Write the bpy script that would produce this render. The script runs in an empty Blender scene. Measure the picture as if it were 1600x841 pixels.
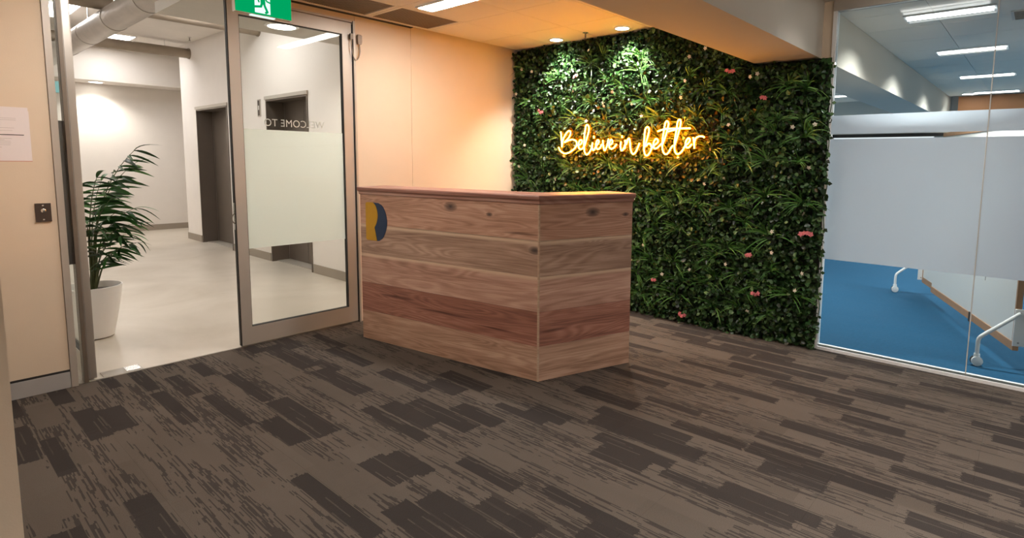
import bpy, bmesh, math, random
import numpy as np
from mathutils import Vector, Matrix

PI = math.pi
random.seed(7)
rng = np.random.default_rng(11)
sc = bpy.context.scene
COL = sc.collection

# ---------------------------------------------------------------- camera, world, exposure
CAM_H = 1.43
cam_data = bpy.data.cameras.new('camera')
cam = bpy.data.objects.new('camera', cam_data)
COL.objects.link(cam)
cam_data.sensor_width = 36.0
cam_data.sensor_fit = 'HORIZONTAL'
cam_data.lens = 890.3 / 1600 * 36.0
cam_data.shift_x = -59.0 / 1600
cam_data.shift_y = -72.8 / 1600
cam_data.clip_start = 0.05
_yaw, _pitch, _roll = math.radians(40.651), math.radians(-6.102), math.radians(0.636)
_f = Vector((math.cos(_yaw) * math.cos(_pitch), math.sin(_yaw) * math.cos(_pitch), math.sin(_pitch)))
_r = Vector((math.sin(_yaw), -math.cos(_yaw), 0.0))
_u = _r.cross(_f)
_r2 = math.cos(_roll) * _r + math.sin(_roll) * _u
_u2 = -math.sin(_roll) * _r + math.cos(_roll) * _u
cam.matrix_world = Matrix(((_r2.x, _u2.x, -_f.x, 0), (_r2.y, _u2.y, -_f.y, 0), (_r2.z, _u2.z, -_f.z, CAM_H), (0, 0, 0, 1)))
sc.camera = cam

world = bpy.data.worlds.new('world')
sc.world = world
world.use_nodes = True
world.node_tree.nodes['Background'].inputs['Color'].default_value = (0.8, 0.9, 1.0, 1)
world.node_tree.nodes['Background'].inputs['Strength'].default_value = 0.3

sc.view_settings.view_transform = 'Standard'
sc.view_settings.look = 'None'
sc.view_settings.gamma = 1.0
sc.view_settings.use_curve_mapping = False
sc.view_settings.exposure = 0.9
sc.cycles.max_bounces = 10
sc.cycles.diffuse_bounces = 5
sc.cycles.transparent_max_bounces = 16
sc.cycles.sample_clamp_indirect = 6.0
sc.cycles.caustics_reflective = False
sc.cycles.caustics_refractive = False
sc.cycles.use_denoising = True

# strengths of the lamps (each lamp's own light is made in its builder)
L_NEON = 56.0
L_RECEPTION = 25.0
L_LOBBY = 14.8
L_MEETING = 25.0
L_DOWN = 26.0

# measures of the place (metres; camera stands at the origin)
GX = 4.667        # partition line: plant wall and glass wall
DY = 4.486        # cream wall with the glass doors
H = 2.633         # reception and meeting-room ceiling
RX0, RY0 = -2.6, -2.6
BY0, BY1, BZ = 1.327, 1.80, 2.224   # bulkhead beam
LX = 3.45         # lift wall
LH = 3.32         # lobby ceiling
LY0, LY1 = 6.04, 11.43
LBACK = 13.2
MX1 = 12.6        # far wall of the meeting room
MY0, MY1 = -3.2, 4.40

# ---------------------------------------------------------------- node helpers
def srgb(r, g, b):
    def c(v):
        v /= 255.0
        return v / 12.92 if v <= 0.04045 else ((v + 0.055) / 1.055) ** 2.4
    return (c(r), c(g), c(b), 1.0)

class NT:
    def __init__(self, name):
        self.m = bpy.data.materials.new(name)
        self.m.use_nodes = True
        self.t = self.m.node_tree
        self.t.nodes.clear()
        self.out = self.t.nodes.new('ShaderNodeOutputMaterial')
    def n(self, typ, **kw):
        nd = self.t.nodes.new(typ)
        for k, v in kw.items():
            setattr(nd, k, v)
        return nd
    def l(self, a, b):
        self.t.links.new(a, b)
    def put(self, sock, v):
        if hasattr(v, 'is_linked') or isinstance(v, bpy.types.NodeSocket):
            self.l(v, sock)
        else:
            sock.default_value = v
    def math(self, op, a, b=0.0, c=None, clamp=False):
        nd = self.n('ShaderNodeMath', operation=op)
        nd.use_clamp = clamp
        self.put(nd.inputs[0], a)
        self.put(nd.inputs[1], b)
        if c is not None:
            self.put(nd.inputs[2], c)
        return nd.outputs[0]
    def comb(self, x, y, z):
        nd = self.n('ShaderNodeCombineXYZ')
        for i, v in enumerate((x, y, z)):
            self.put(nd.inputs[i], v)
        return nd.outputs[0]
    def sep(self, v):
        nd = self.n('ShaderNodeSeparateXYZ')
        self.l(v, nd.inputs[0])
        return nd.outputs
    def noise(self, vec, scale, detail=3.0, rough=0.5, dist=0.0):
        nd = self.n('ShaderNodeTexNoise')
        if vec is not None:
            self.l(vec, nd.inputs['Vector'])
        nd.inputs['Scale'].default_value = scale
        nd.inputs['Detail'].default_value = detail
        nd.inputs['Roughness'].default_value = rough
        nd.inputs['Distortion'].default_value = dist
        return nd.outputs['Fac']
    def white(self, vec):
        nd = self.n('ShaderNodeTexWhiteNoise', noise_dimensions='3D')
        self.l(vec, nd.inputs['Vector'])
        return nd.outputs['Value']
    def mix(self, fac, a, b, blend='MIX'):
        nd = self.n('ShaderNodeMix', data_type='RGBA', blend_type=blend)
        self.put(nd.inputs[0], fac)
        self.put(nd.inputs[6], a)
        self.put(nd.inputs[7], b)
        return nd.outputs[2]
    def ramp(self, fac, stops):
        nd = self.n('ShaderNodeValToRGB')
        self.l(fac, nd.inputs[0])
        el = nd.color_ramp.elements
        while len(el) < len(stops):
            el.new(0.5)
        for e, (p, c) in zip(el, stops):
            e.position = p
            e.color = c
        return nd.outputs[0]
    def pos(self):
        return self.n('ShaderNodeNewGeometry').outputs['Position']
    def obj(self):
        return self.n('ShaderNodeTexCoord').outputs['Object']
    def bsdf(self, color, rough=0.5, metal=0.0, spec=0.5, bump=None, bstr=0.2, bdist=0.01, sheen=0.0):
        p = self.n('ShaderNodeBsdfPrincipled')
        self.put(p.inputs['Base Color'], color)
        self.put(p.inputs['Roughness'], rough)
        p.inputs['Metallic'].default_value = metal
        p.inputs['Specular IOR Level'].default_value = spec
        if sheen:
            p.inputs['Sheen Weight'].default_value = sheen
        if bump is not None:
            b = self.n('ShaderNodeBump')
            b.inputs['Strength'].default_value = bstr
            b.inputs['Distance'].default_value = bdist
            self.l(bump, b.inputs['Height'])
            self.l(b.outputs[0], p.inputs['Normal'])
        self.p = p
        return p.outputs[0]
    def done(self, sh):
        self.l(sh, self.out.inputs['Surface'])
        return self.m

M = {}
def plain(name, col, rough=0.5, metal=0.0, spec=0.5, var=0.05, scale=6.0, bump=0.0, bscale=200.0):
    t = NT(name)
    n = t.noise(t.pos(), scale, 4.0)
    dark = tuple(c * (1 - var * 2) for c in col[:3]) + (1,)
    lite = tuple(min(1, c * (1 + var)) for c in col[:3]) + (1,)
    c = t.mix(n, dark, lite)
    bm_ = t.noise(t.pos(), bscale, 2.0) if bump else None
    M[name] = t.done(t.bsdf(c, rough, metal, spec, bm_, bump))
    return M[name]

def emit(name, col, strength):
    t = NT(name)
    e = t.n('ShaderNodeEmission')
    e.inputs['Color'].default_value = col
    e.inputs['Strength'].default_value = strength
    M[name] = t.done(e.outputs[0])
    return M[name]

# paints and metals
plain('cream_paint', (0.72, 0.60, 0.465, 1), 0.75, spec=0.25, var=0.02, bump=0.05)
plain('white_paint', (0.80, 0.775, 0.74, 1), 0.8, spec=0.2, var=0.02)
plain('lobby_paint', (0.80, 0.755, 0.71, 1), 0.8, spec=0.2, var=0.02)
plain('grey_paint', (0.60, 0.58, 0.54, 1), 0.7, spec=0.2, var=0.03)
plain('beam_paint', (0.62, 0.58, 0.51, 1), 0.75, spec=0.2, var=0.02)
plain('meeting_paint', (0.72, 0.72, 0.68, 1), 0.8, spec=0.2, var=0.02)
plain('ceiling_tile', (0.80, 0.74, 0.66, 1), 0.95, spec=0.1, var=0.03, scale=90, bump=0.15, bscale=500)
plain('meeting_tile', (0.82, 0.77, 0.69, 1), 0.95, spec=0.1, var=0.02, scale=20)
plain('ceiling_grid', (0.42, 0.36, 0.29, 1), 0.7)
plain('aluminium', (0.50, 0.455, 0.40, 1), 0.45, metal=0.35, var=0.04)
plain('bronze', (0.20, 0.165, 0.13, 1), 0.45, metal=0.5, var=0.05)
plain('white_metal', (0.82, 0.82, 0.82, 1), 0.35, var=0.01)
plain('black_rubber', (0.02, 0.018, 0.016, 1), 0.6)
plain('skirting_grey', (0.40, 0.39, 0.38, 1), 0.5)
plain('skirting_brown', (0.33, 0.28, 0.23, 1), 0.5)
plain('lift_steel', (0.175, 0.145, 0.12, 1), 0.42, metal=0.45, var=0.05)
plain('galvanised', (0.44, 0.40, 0.36, 1), 0.42, metal=0.45, var=0.10, scale=9)
plain('copper_pipe', (0.34, 0.28, 0.22, 1), 0.5, metal=0.5, var=0.1)
plain('grille_bronze', (0.22, 0.165, 0.11, 1), 0.6, metal=0.2)
plain('switch_brown', (0.075, 0.055, 0.045, 1), 0.4, metal=0.3)
plain('chrome', (0.8, 0.8, 0.8, 1), 0.2, metal=1.0)
plain('paper', (0.80, 0.74, 0.745, 1), 0.8, spec=0.1, var=0.01)
plain('print_grey', (0.55, 0.50, 0.50, 1), 0.8)
plain('print_black', (0.02, 0.015, 0.015, 1), 0.8)
plain('paper_red', (0.62, 0.30, 0.24, 1), 0.8)
plain('mustard', srgb(196, 148, 22), 0.5, var=0.05, scale=30)
plain('navy', srgb(30, 52, 84), 0.5, var=0.05, scale=30)
plain('pot_white', (0.86, 0.84, 0.82, 1), 0.35, var=0.01)
plain('soil', (0.06, 0.04, 0.025, 1), 0.95, var=0.4, scale=60, bump=0.6)
plain('beech', (0.46, 0.25, 0.13, 1), 0.5, var=0.1, scale=12)
plain('fascia_timber', (0.60, 0.25, 0.10, 1), 0.5, var=0.08)
plain('board_white', (0.80, 0.79, 0.76, 1), 0.35, var=0.01)
plain('palm_stem', (0.10, 0.12, 0.045, 1), 0.6, var=0.2, scale=30)
plain('dark_backing', (0.012, 0.016, 0.010, 1), 0.9)
plain('petal_white', (0.78, 0.74, 0.62, 1), 0.6, var=0.05)
plain('petal_pink', (0.74, 0.20, 0.23, 1), 0.55, var=0.25, scale=60)
plain('flower_heart', (0.55, 0.28, 0.05, 1), 0.6)
plain('exit_frame', (0.55, 0.50, 0.42, 1), 0.5)
plain('blue_carpet', (0.018, 0.080, 0.155, 1), 0.95, spec=0.1, var=0.12, scale=40, bump=0.3, bscale=400)
plain('spandrel_grey', (0.15, 0.135, 0.125, 1), 0.35)
plain('sidewalk_metal', (0.50, 0.46, 0.41, 1), 0.35, metal=0.7)

emit('emit_troffer', (1.0, 0.955, 0.90, 1), L_RECEPTION)
emit('emit_lobby', (1.0, 0.975, 0.95, 1), L_LOBBY)
emit('emit_meeting', (1.0, 0.98, 0.94, 1), 10.0)
emit('emit_strip', (1.0, 0.955, 0.90, 1), L_RECEPTION * 1.6)
emit('emit_faint', (1.0, 0.98, 0.94, 1), 0.35)  # weak glow painted for the tube's reflection in the louvres
emit('emit_troffer_dim', (1.0, 0.955, 0.90, 1), 9.0)
emit('emit_down', (1.0, 0.95, 0.86, 1), 14.0)
emit('emit_window', (0.92, 0.95, 1.0, 1), 0.6)
emit('emit_neon', (1.0, 0.34, 0.016, 1), L_NEON)
emit('emit_green', srgb(0, 170, 100), 0.5)
emit('emit_pict', (0.80, 1.0, 0.92, 1), 0.6)
emit('emit_cyan', (0.30, 0.85, 0.85, 1), 0.5)

# clear glass: fresnel mix of straight-through and mirror
def glass(name, tint, gl=0.9):
    t = NT(name)
    tr = t.n('ShaderNodeBsdfTransparent')
    tr.inputs[0].default_value = tint
    go = t.n('ShaderNodeBsdfGlossy')
    go.inputs['Roughness'].default_value = 0.02
    fr = t.n('ShaderNodeFresnel')
    fr.inputs['IOR'].default_value = 1.4
    f = t.math('MULTIPLY', fr.outputs[0], gl)
    mx = t.n('ShaderNodeMixShader')
    t.l(f, mx.inputs[0]); t.l(tr.outputs[0], mx.inputs[1]); t.l(go.outputs[0], mx.inputs[2])
    M[name] = t.done(mx.outputs[0])
glass('amber_acrylic', (1.0, 0.50, 0.06, 1), 0.25)  # tint that puts the neon's orange glow into the leaves behind it
glass('clear_glass', (0.97, 0.98, 0.97, 1), 0.45)
glass('partition_glass', (0.93, 0.97, 0.97, 1))

def film(name, col, transl, clear):
    t = NT(name)
    di = t.n('ShaderNodeBsdfDiffuse'); di.inputs[0].default_value = col
    tl = t.n('ShaderNodeBsdfTranslucent'); tl.inputs[0].default_value = col
    tr = t.n('ShaderNodeBsdfTransparent')
    m1 = t.n('ShaderNodeMixShader'); m1.inputs[0].default_value = transl
    t.l(di.outputs[0], m1.inputs[1]); t.l(tl.outputs[0], m1.inputs[2])
    m2 = t.n('ShaderNodeMixShader'); m2.inputs[0].default_value = clear
    t.l(m1.outputs[0], m2.inputs[1]); t.l(tr.outputs[0], m2.inputs[2])
    M[name] = t.done(m2.outputs[0])
film('etched_white', (0.84, 0.83, 0.79, 1), 0.30, 0.0)
film('door_film', (0.95, 0.97, 0.93, 1), 0.74, 0.05)
film('partition_film', (0.86, 0.92, 0.98, 1), 0.76, 0.10)

# polished lobby floor
def lobby_floor_mat():
    t = NT('lobby_floor')
    p = t.pos()
    n = t.noise(p, 0.9, 5.0, 0.6, 0.6)
    n2 = t.noise(p, 7.0, 4.0)
    c = t.ramp(n, [(0.3, (0.50, 0.44, 0.36, 1)), (0.5, (0.60, 0.54, 0.46, 1)), (0.72, (0.68, 0.62, 0.54, 1))])
    c = t.mix(t.math('MULTIPLY', n2, 0.25), c, (0.48, 0.43, 0.36, 1))
    M['lobby_floor'] = t.done(t.bsdf(c, 0.33, spec=0.35))
lobby_floor_mat()

# patterned carpet: long blocks along the y axis, streaked with broken yarn lines
def carpet_mat():
    t = NT('carpet')
    x, y, z = t.sep(t.pos())
    W = 0.135
    cx = t.math('FLOOR', t.math('DIVIDE', x, W))
    off = t.white(t.comb(cx, 3.7, 1.3))
    # jagged ends: every yarn row ends a little differently
    row = t.math('FLOOR', t.math('DIVIDE', x, 0.0055))
    jit = t.math('MULTIPLY', t.math('SUBTRACT', t.white(t.comb(row, 9.1, 2.2)), 0.5), 0.02)
    def lane(length, o, key):
        yy = t.math('ADD', t.math('ADD', t.math('DIVIDE', y, length), t.math('MULTIPLY', off, o)), jit)
        cy = t.math('FLOOR', yy)
        return t.white(t.comb(cx, cy, key)), t.white(t.comb(cx, cy, key + 2.0)), t.math('FRACT', yy)
    v, v2, fy = lane(0.66, 7.0, 5.5)
    fx = t.math('FRACT', t.math('DIVIDE', x, W))
    wlim = t.math('ADD', 0.42, t.math('MULTIPLY', v2, 0.6))
    side = t.math('GREATER_THAN', t.math('FRACT', t.math('MULTIPLY', v2, 7.3)), 0.5)
    fxm = t.math('ABSOLUTE', t.math('SUBTRACT', fx, side))
    inblk = t.math('MULTIPLY', t.math('LESS_THAN', fxm, wlim), t.math('LESS_THAN', fy, t.math('ADD', 0.40, t.math('MULTIPLY', t.math('FRACT', t.math('MULTIPLY', v2, 3.1)), 0.6))))
    solid = t.math('MULTIPLY', t.math('LESS_THAN', v, 0.52), inblk)
    plain_ = t.math('MULTIPLY', t.math('GREATER_THAN', v, 0.84), inblk)
    # long broken yarn streaks
    def streak(wd, ln, key):
        sx = t.math('FLOOR', t.math('DIVIDE', x, wd))
        so = t.white(t.comb(sx, key, 2.5))
        sy = t.math('ADD', t.math('DIVIDE', y, ln), t.math('MULTIPLY', so, 11.0))
        return t.white(t.comb(sx, t.math('FLOOR', sy), key + 4.0))
    dens = t.noise(t.comb(t.math('MULTIPLY', x, 8.0), t.math('MULTIPLY', y, 1.1), 0.0), 1.0, 2.0)
    s1 = t.math('LESS_THAN', streak(0.0085, 0.34, 0.5), t.math('SUBTRACT', t.math('MULTIPLY', dens, 1.9), 0.72))
    s2 = t.math('LESS_THAN', streak(0.005, 0.12, 7.5), t.math('SUBTRACT', t.math('MULTIPLY', dens, 1.4), 0.50))
    brk = t.math('LESS_THAN', streak(0.005, 0.045, 3.5), 0.82)
    st = t.math('MULTIPLY', t.math('MAXIMUM', s1, s2), brk)
    st = t.math('MULTIPLY', st, t.math('SUBTRACT', 1.0, plain_))
    lite = t.math('MULTIPLY', t.math('LESS_THAN', streak(0.006, 0.2, 12.5), 0.07), 0.55)
    dark = t.math('MAXIMUM', t.math('SUBTRACT', solid, t.math('MULTIPLY', lite, solid)), t.math('MULTIPLY', st, 0.82))
    pile = t.noise(t.pos(), 330.0, 2.0, 0.75)
    tone = t.noise(t.comb(t.math('MULTIPLY', x, 9.0), t.math('MULTIPLY', y, 2.0), 3.0), 1.0, 3.0)
    blk = t.white(t.comb(cx, t.math('FLOOR', t.math('ADD', t.math('DIVIDE', y, 0.5), off)), 1.1))
    tone = t.math('ADD', t.math('MULTIPLY', tone, 0.6), t.math('MULTIPLY', blk, 0.4))
    light = t.mix(tone, (0.108, 0.089, 0.073, 1), (0.160, 0.132, 0.109, 1))
    drk = t.mix(tone, (0.044, 0.037, 0.034, 1), (0.062, 0.052, 0.047, 1))
    c = t.mix(dark, light, drk)
    c = t.mix(0.8, c, t.mix(pile, (0.25, 0.25, 0.25, 1), (1.25, 1.25, 1.25, 1)), 'MULTIPLY')
    M['carpet'] = t.done(t.bsdf(c, 0.95, spec=0.08, bump=pile, bstr=0.5, bdist=0.004))
carpet_mat()

# plank timber: object x runs along the board, object z up the face
def wood(name, dark, mid, lite, seed, knots=(), streaks=(), palebar=None):
    t = NT(name)
    x, y, z = t.sep(t.obj())
    warp = t.noise(t.comb(t.math('ADD', t.math('MULTIPLY', x, 1.3), seed * 3.1), seed, t.math('MULTIPLY', z, 5.0)), 1.0, 3.0, 0.5, 0.4)
    fig = t.noise(t.comb(t.math('ADD', t.math('MULTIPLY', x, 0.6), seed * 7.7), seed * 1.7, t.math('MULTIPLY', z, 7.5)), 1.0, 2.0, 0.45, 0.9)
    kn = None
    for kx, kz, kr in knots:
        dx = t.math('MULTIPLY', t.math('SUBTRACT', x, kx), 0.55)
        dz = t.math('SUBTRACT', z, kz)
        d = t.math('SQRT', t.math('ADD', t.math('MULTIPLY', dx, dx), t.math('MULTIPLY', dz, dz)))
        bulge = t.math('DIVIDE', kr * 0.16, t.math('ADD', d, kr * 0.8))
        fig = t.math('ADD', fig, bulge)
        core = t.math('SUBTRACT', 1.0, t.math('DIVIDE', d, kr), clamp=True)
        core = t.math('POWER', core, 0.6)
        kn = core if kn is None else t.math('MAXIMUM', kn, core)
    rings = t.math('ADD', t.math('MULTIPLY', t.math('SINE', t.math('MULTIPLY', fig, 95.0)), 0.5), 0.5)
    fine = t.noise(t.comb(t.math('MULTIPLY', x, 5.0), seed, t.math('MULTIPLY', z, 150.0)), 1.0, 4.0, 0.65)
    broad = t.noise(t.comb(t.math('ADD', t.math('MULTIPLY', x, 0.7), seed), 4.0, t.math('MULTIPLY', z, 11.0)), 1.0, 4.0, 0.6, 0.5)
    f = t.math('ADD', t.math('MULTIPLY', rings, 0.13), t.math('MULTIPLY', fine, 0.40))
    f = t.math('ADD', f, t.math('MULTIPLY', broad, 0.55))
    c = t.ramp(f, [(0.34, dark), (0.54, mid), (0.72, lite)])
    for sx_, sz_, ln, wd in streaks:
        dx = t.math('DIVIDE', t.math('SUBTRACT', x, sx_), ln)
        dz = t.math('DIVIDE', t.math('ADD', t.math('SUBTRACT', z, sz_), t.math('MULTIPLY', t.math('SUBTRACT', warp, 0.5), 0.03)), wd)
        d = t.math('ADD', t.math('MULTIPLY', dx, dx), t.math('MULTIPLY', dz, dz))
        s = t.math('SUBTRACT', 1.0, d, clamp=True)
        c = t.mix(t.math('MULTIPLY', s, 0.75), c, (dark[0] * 0.35, dark[1] * 0.3, dark[2] * 0.3, 1))
    if palebar is not None:
        d = t.math('DIVIDE', t.math('ABSOLUTE', t.math('SUBTRACT', t.math('ADD', z, t.math('MULTIPLY', t.math('SUBTRACT', warp, 0.5), 0.03)), palebar)), 0.02)
        s = t.math('SUBTRACT', 1.0, d, clamp=True)
        c = t.mix(t.math('MULTIPLY', s, 0.85), c, (0.72, 0.56, 0.41, 1))
    if kn is not None:
        c = t.mix(kn, c, (0.045, 0.035, 0.035, 1))
    M[name] = t.done(t.bsdf(c, 0.42, spec=0.3, bump=fine, bstr=0.06, bdist=0.003))

# leaf materials, varied per leaf
def leaf(name, a, b, c3, rough, per='island'):
    t = NT(name)
    if per == 'island':
        r = t.n('ShaderNodeNewGeometry').outputs['Random Per Island']
    else:
        r = t.n('ShaderNodeObjectInfo').outputs['Random']
    c = t.ramp(r, [(0.0, tuple(q * 0.5 for q in a[:3]) + (1,)), (0.35, a), (0.75, b), (1.0, c3)])
    s = t.bsdf(c, rough, spec=0.4)
    tl = t.n('ShaderNodeBsdfTranslucent')
    t.l(c, tl.inputs[0])
    mx = t.n('ShaderNodeMixShader'); mx.inputs[0].default_value = 0.12
    t.l(s, mx.inputs[1]); t.l(tl.outputs[0], mx.inputs[2])
    M[name] = t.done(mx.outputs[0])
leaf('leaf_green', (0.010, 0.034, 0.009, 1), (0.034, 0.098, 0.024, 1), (0.140, 0.255, 0.095, 1), 0.36)
leaf('grass_green', (0.040, 0.135, 0.022, 1), (0.080, 0.250, 0.042, 1), (0.190, 0.40, 0.11, 1), 0.40)
leaf('palm_green', (0.016, 0.062, 0.012, 1), (0.032, 0.115, 0.020, 1), (0.075, 0.20, 0.045, 1), 0.35, 'obj')

# ---------------------------------------------------------------- mesh helpers
class MB:
    """collects pieces of one mesh"""
    def __init__(self):
        self.v = []; self.f = []
    def add(self, vs, fs, mat=None):
        o = len(self.v)
        self.v += [tuple(mat @ Vector(p)) if mat is not None else tuple(p) for p in vs]
        self.f += [tuple(i + o for i in q) for q in fs]
        return self
    def box(self, x0, x1, y0, y1, z0, z1, mat=None):
        vs = [(x0, y0, z0), (x1, y0, z0), (x1, y1, z0), (x0, y1, z0), (x0, y0, z1), (x1, y0, z1), (x1, y1, z1), (x0, y1, z1)]
        fs = [(0, 3, 2, 1), (4, 5, 6, 7), (0, 1, 5, 4), (1, 2, 6, 5), (2, 3, 7, 6), (3, 0, 4, 7)]
        return self.add(vs, fs, mat)
    def prism(self, poly, z0, z1):
        n = len(poly)
        vs = [(p[0], p[1], z0) for p in poly] + [(p[0], p[1], z1) for p in poly]
        fs = [tuple(range(n))[::-1], tuple(range(n, 2 * n))]
        fs += [(i, (i + 1) % n, n + (i + 1) % n, n + i) for i in range(n)]
        return self.add(vs, fs)
    def levels(self, polys):
        """stack of polygons (poly, z), same point count"""
        n = len(polys[0][0]); vs = []; fs = []
        for poly, z in polys:
            vs += [(p[0], p[1], z) for p in poly]
        for k in range(len(polys) - 1):
            a = k * n; b = a + n
            fs += [(a + i, a + (i + 1) % n, b + (i + 1) % n, b + i) for i in range(n)]
        fs += [tuple(range(n))[::-1], tuple(range((len(polys) - 1) * n, len(polys) * n))]
        return self.add(vs, fs)
    def lathe(self, prof, seg=24, mat=None, cap=True):
        vs = []; fs = []
        for r, z in prof:
            for i in range(seg):
                a = 2 * PI * i / seg
                vs.append((r * math.cos(a), r * math.sin(a), z))
        for k in range(len(prof) - 1):
            for i in range(seg):
                j = (i + 1) % seg
                fs.append((k * seg + i, k * seg + j, (k + 1) * seg + j, (k + 1) * seg + i))
        if cap:
            fs.append(tuple(range(seg))[::-1])
            fs.append(tuple(range((len(prof) - 1) * seg, len(prof) * seg)))
        return self.add(vs, fs, mat)
    def tube(self, pts, r, seg=8, taper=None, cap=True):
        P = [Vector(p) for p in pts]; n = len(P); vs = []; fs = []
        up = None
        for i in range(n):
            t = (P[min(i + 1, n - 1)] - P[max(i - 1, 0)]).normalized()
            if up is None:
                up = Vector((0, 0, 1)) if abs(t.z) < 0.9 else Vector((1, 0, 0))
            s = t.cross(up)
            if s.length < 1e-6:
                s = t.cross(Vector((0, 1, 0)))
            s.normalize(); up = s.cross(t).normalized()
            rr = r if taper is None else r * (1 + (taper - 1) * i / (n - 1))
            for k in range(seg):
                a = 2 * PI * k / seg
                vs.append(tuple(P[i] + s * (rr * math.cos(a)) + up * (rr * math.sin(a))))
        for i in range(n - 1):
            for k in range(seg):
                j = (k + 1) % seg
                fs.append((i * seg + k, i * seg + j, (i + 1) * seg + j, (i + 1) * seg + k))
        if cap:
            fs.append(tuple(range(seg))[::-1]); fs.append(tuple(range((n - 1) * seg, n * seg)))
        return self.add(vs, fs)
    def mesh(self, name, mat, smooth=False):
        me = bpy.data.meshes.new(name)
        me.from_pydata(self.v, [], self.f)
        me.materials.append(M[mat])
        bm = bmesh.new(); bm.from_mesh(me)
        bmesh.ops.recalc_face_normals(bm, faces=bm.faces)
        bm.to_mesh(me); bm.free()
        if smooth:
            me.polygons.foreach_set('use_smooth', [True] * len(me.polygons))
            try:
                me.set_sharp_from_angle(angle=math.radians(40))
            except Exception:
                pass
        me.update()
        return me
    def build(self, name, mat, parent=None, smooth=False, loc=None, rz=None):
        return link(name, self.mesh(name, mat, smooth), parent, loc, rz)

def link(name, me, parent=None, loc=None, rz=None):
    o = bpy.data.objects.new(name, me)
    COL.objects.link(o)
    if parent is not None:
        o.parent = parent
    if loc is not None:
        o.location = loc
    if rz is not None:
        o.rotation_euler = (0, 0, rz)
    return o

def box(name, mat, x0, x1, y0, y1, z0, z1, parent=None):
    return MB().box(x0, x1, y0, y1, z0, z1).build(name, mat, parent)

def tag(o, label, cat, group=None, kind=None):
    o['label'] = label
    o['category'] = cat
    if group:
        o['group'] = group
    if kind:
        o['kind'] = kind
    return o

def thing(name, label, cat, loc=(0, 0, 0), rz=0.0, group=None, kind=None):
    o = bpy.data.objects.new(name, None)
    o.empty_display_size = 0.1
    COL.objects.link(o)
    o.location = loc
    o.rotation_euler = (0, 0, rz)
    return tag(o, label, cat, group, kind)

def struct(o, label, cat):
    return tag(o, label, cat, kind='structure')

def smoothpath(pts, per=6):
    P = [Vector(p) for p in pts]
    if len(P) < 3:
        return P
    Q = [P[0] * 2 - P[1]] + P + [P[-1] * 2 - P[-2]]
    out = []
    for i in range(1, len(Q) - 2):
        for k in range(per):
            t = k / per
            a, b, c, d = Q[i - 1], Q[i], Q[i + 1], Q[i + 2]
            out.append(0.5 * ((2 * b) + (c - a) * t + (2 * a - 5 * b + 4 * c - d) * t * t + (3 * b - a - 3 * c + d) * t ** 3))
    out.append(P[-1])
    return out

# ================================================================ THE SETTING
# ---- reception floor: carpet tiles on a slab
floor = struct(box('floor', 'black_rubber', RX0, GX, RY0, DY + 0.05, -0.10, -0.008), 'dark brown patterned carpet floor of the reception area', 'floor')
TS = 0.5
J0 = 0.13    # the first row of tiles is cut at the door threshold
tm = MB().box(0.0003, TS - 0.0003, 0.0003, TS - 0.0003, -0.008, 0.0).mesh('carpet_tile', 'carpet')
tm_cut = MB().box(0.0003, TS - 0.0003, 0.0003, TS - J0, -0.008, 0.0).mesh('carpet_tile', 'carpet')
nx = int(math.ceil((GX - RX0) / TS)); ny = int(math.ceil((DY - RY0) / TS))
for i in range(nx):
    for j in range(ny):
        x1 = GX - i * TS; y1 = DY + 0.012 + J0 - j * TS
        if j == 0:
            link('carpet_tile', tm_cut, floor, (x1 - TS, y1 - TS, 0))
        else:
            link('carpet_tile', tm, floor, (x1 - TS, y1 - TS, 0))

# ---- cream wall with the door opening
DOOR_X0, DOOR_X1, DOOR_H = 0.66, 2.668, 2.585
m = MB()
m.box(RX0, DOOR_X0, DY + 0.012, DY + 0.10, 0, LH + 0.1)
m.box(DOOR_X1, GX + 0.08, DY + 0.012, DY + 0.10, 0, LH + 0.1)
m.box(DOOR_X0, DOOR_X1, DY + 0.012, DY + 0.10, DOOR_H, LH + 0.1)
wall_left = struct(m.build('wall_left', 'cream_paint'), 'cream painted wall around the glass entrance doors', 'wall')
for a, b, z0, z1 in ((RX0, DOOR_X0 - 0.001, 0.112, H + 0.08), (DOOR_X0 + 0.001, DOOR_X1 - 0.001, DOOR_H + 0.002, H + 0.08), (DOOR_X1 + 0.002, 3.2335, 0.0, H + 0.08), (3.2365, GX, 0.0, H + 0.08)):
    box('wall_panel', 'cream_paint', a, b, DY, DY + 0.0115, z0, z1, wall_left)
struct(box('baseboard_left', 'skirting_grey', 0.21, DOOR_X0 - 0.001, DY - 0.010, DY + 0.0115, 0, 0.098), 'grey skirting board under the cream wall beside the open door', 'skirting')
struct(box('trim_1', 'black_rubber', 0.21, DOOR_X0 - 0.001, DY - 0.002, DY + 0.0118, 0.0985, 0.1115), 'thin black shadow gap above the grey skirting board', 'trim')
struct(box('trim_2', 'black_rubber', 0.21, 3.235, 4.445, DY - 0.001, H - 0.004, H + 0.02), 'black shadow gap between the cream wall and ceiling grilles', 'trim')

# ---- near wall end at the left edge of the view, and the walls behind the camera
struct(box('wall_front', 'cream_paint', RX0, 0.207, 2.403, DY - 0.012, 0, H), 'pale wall end at the left edge of the view', 'wall')
struct(box('wall_behind', 'cream_paint', RX0 - 0.1, GX, RY0 - 0.1, RY0, 0, H), 'cream wall on the near side of the reception', 'wall')
struct(box('wall_near_side', 'cream_paint', RX0 - 0.1, RX0, RY0, 2.40, 0, H), 'cream side wall on the near side of the reception', 'wall')

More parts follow.
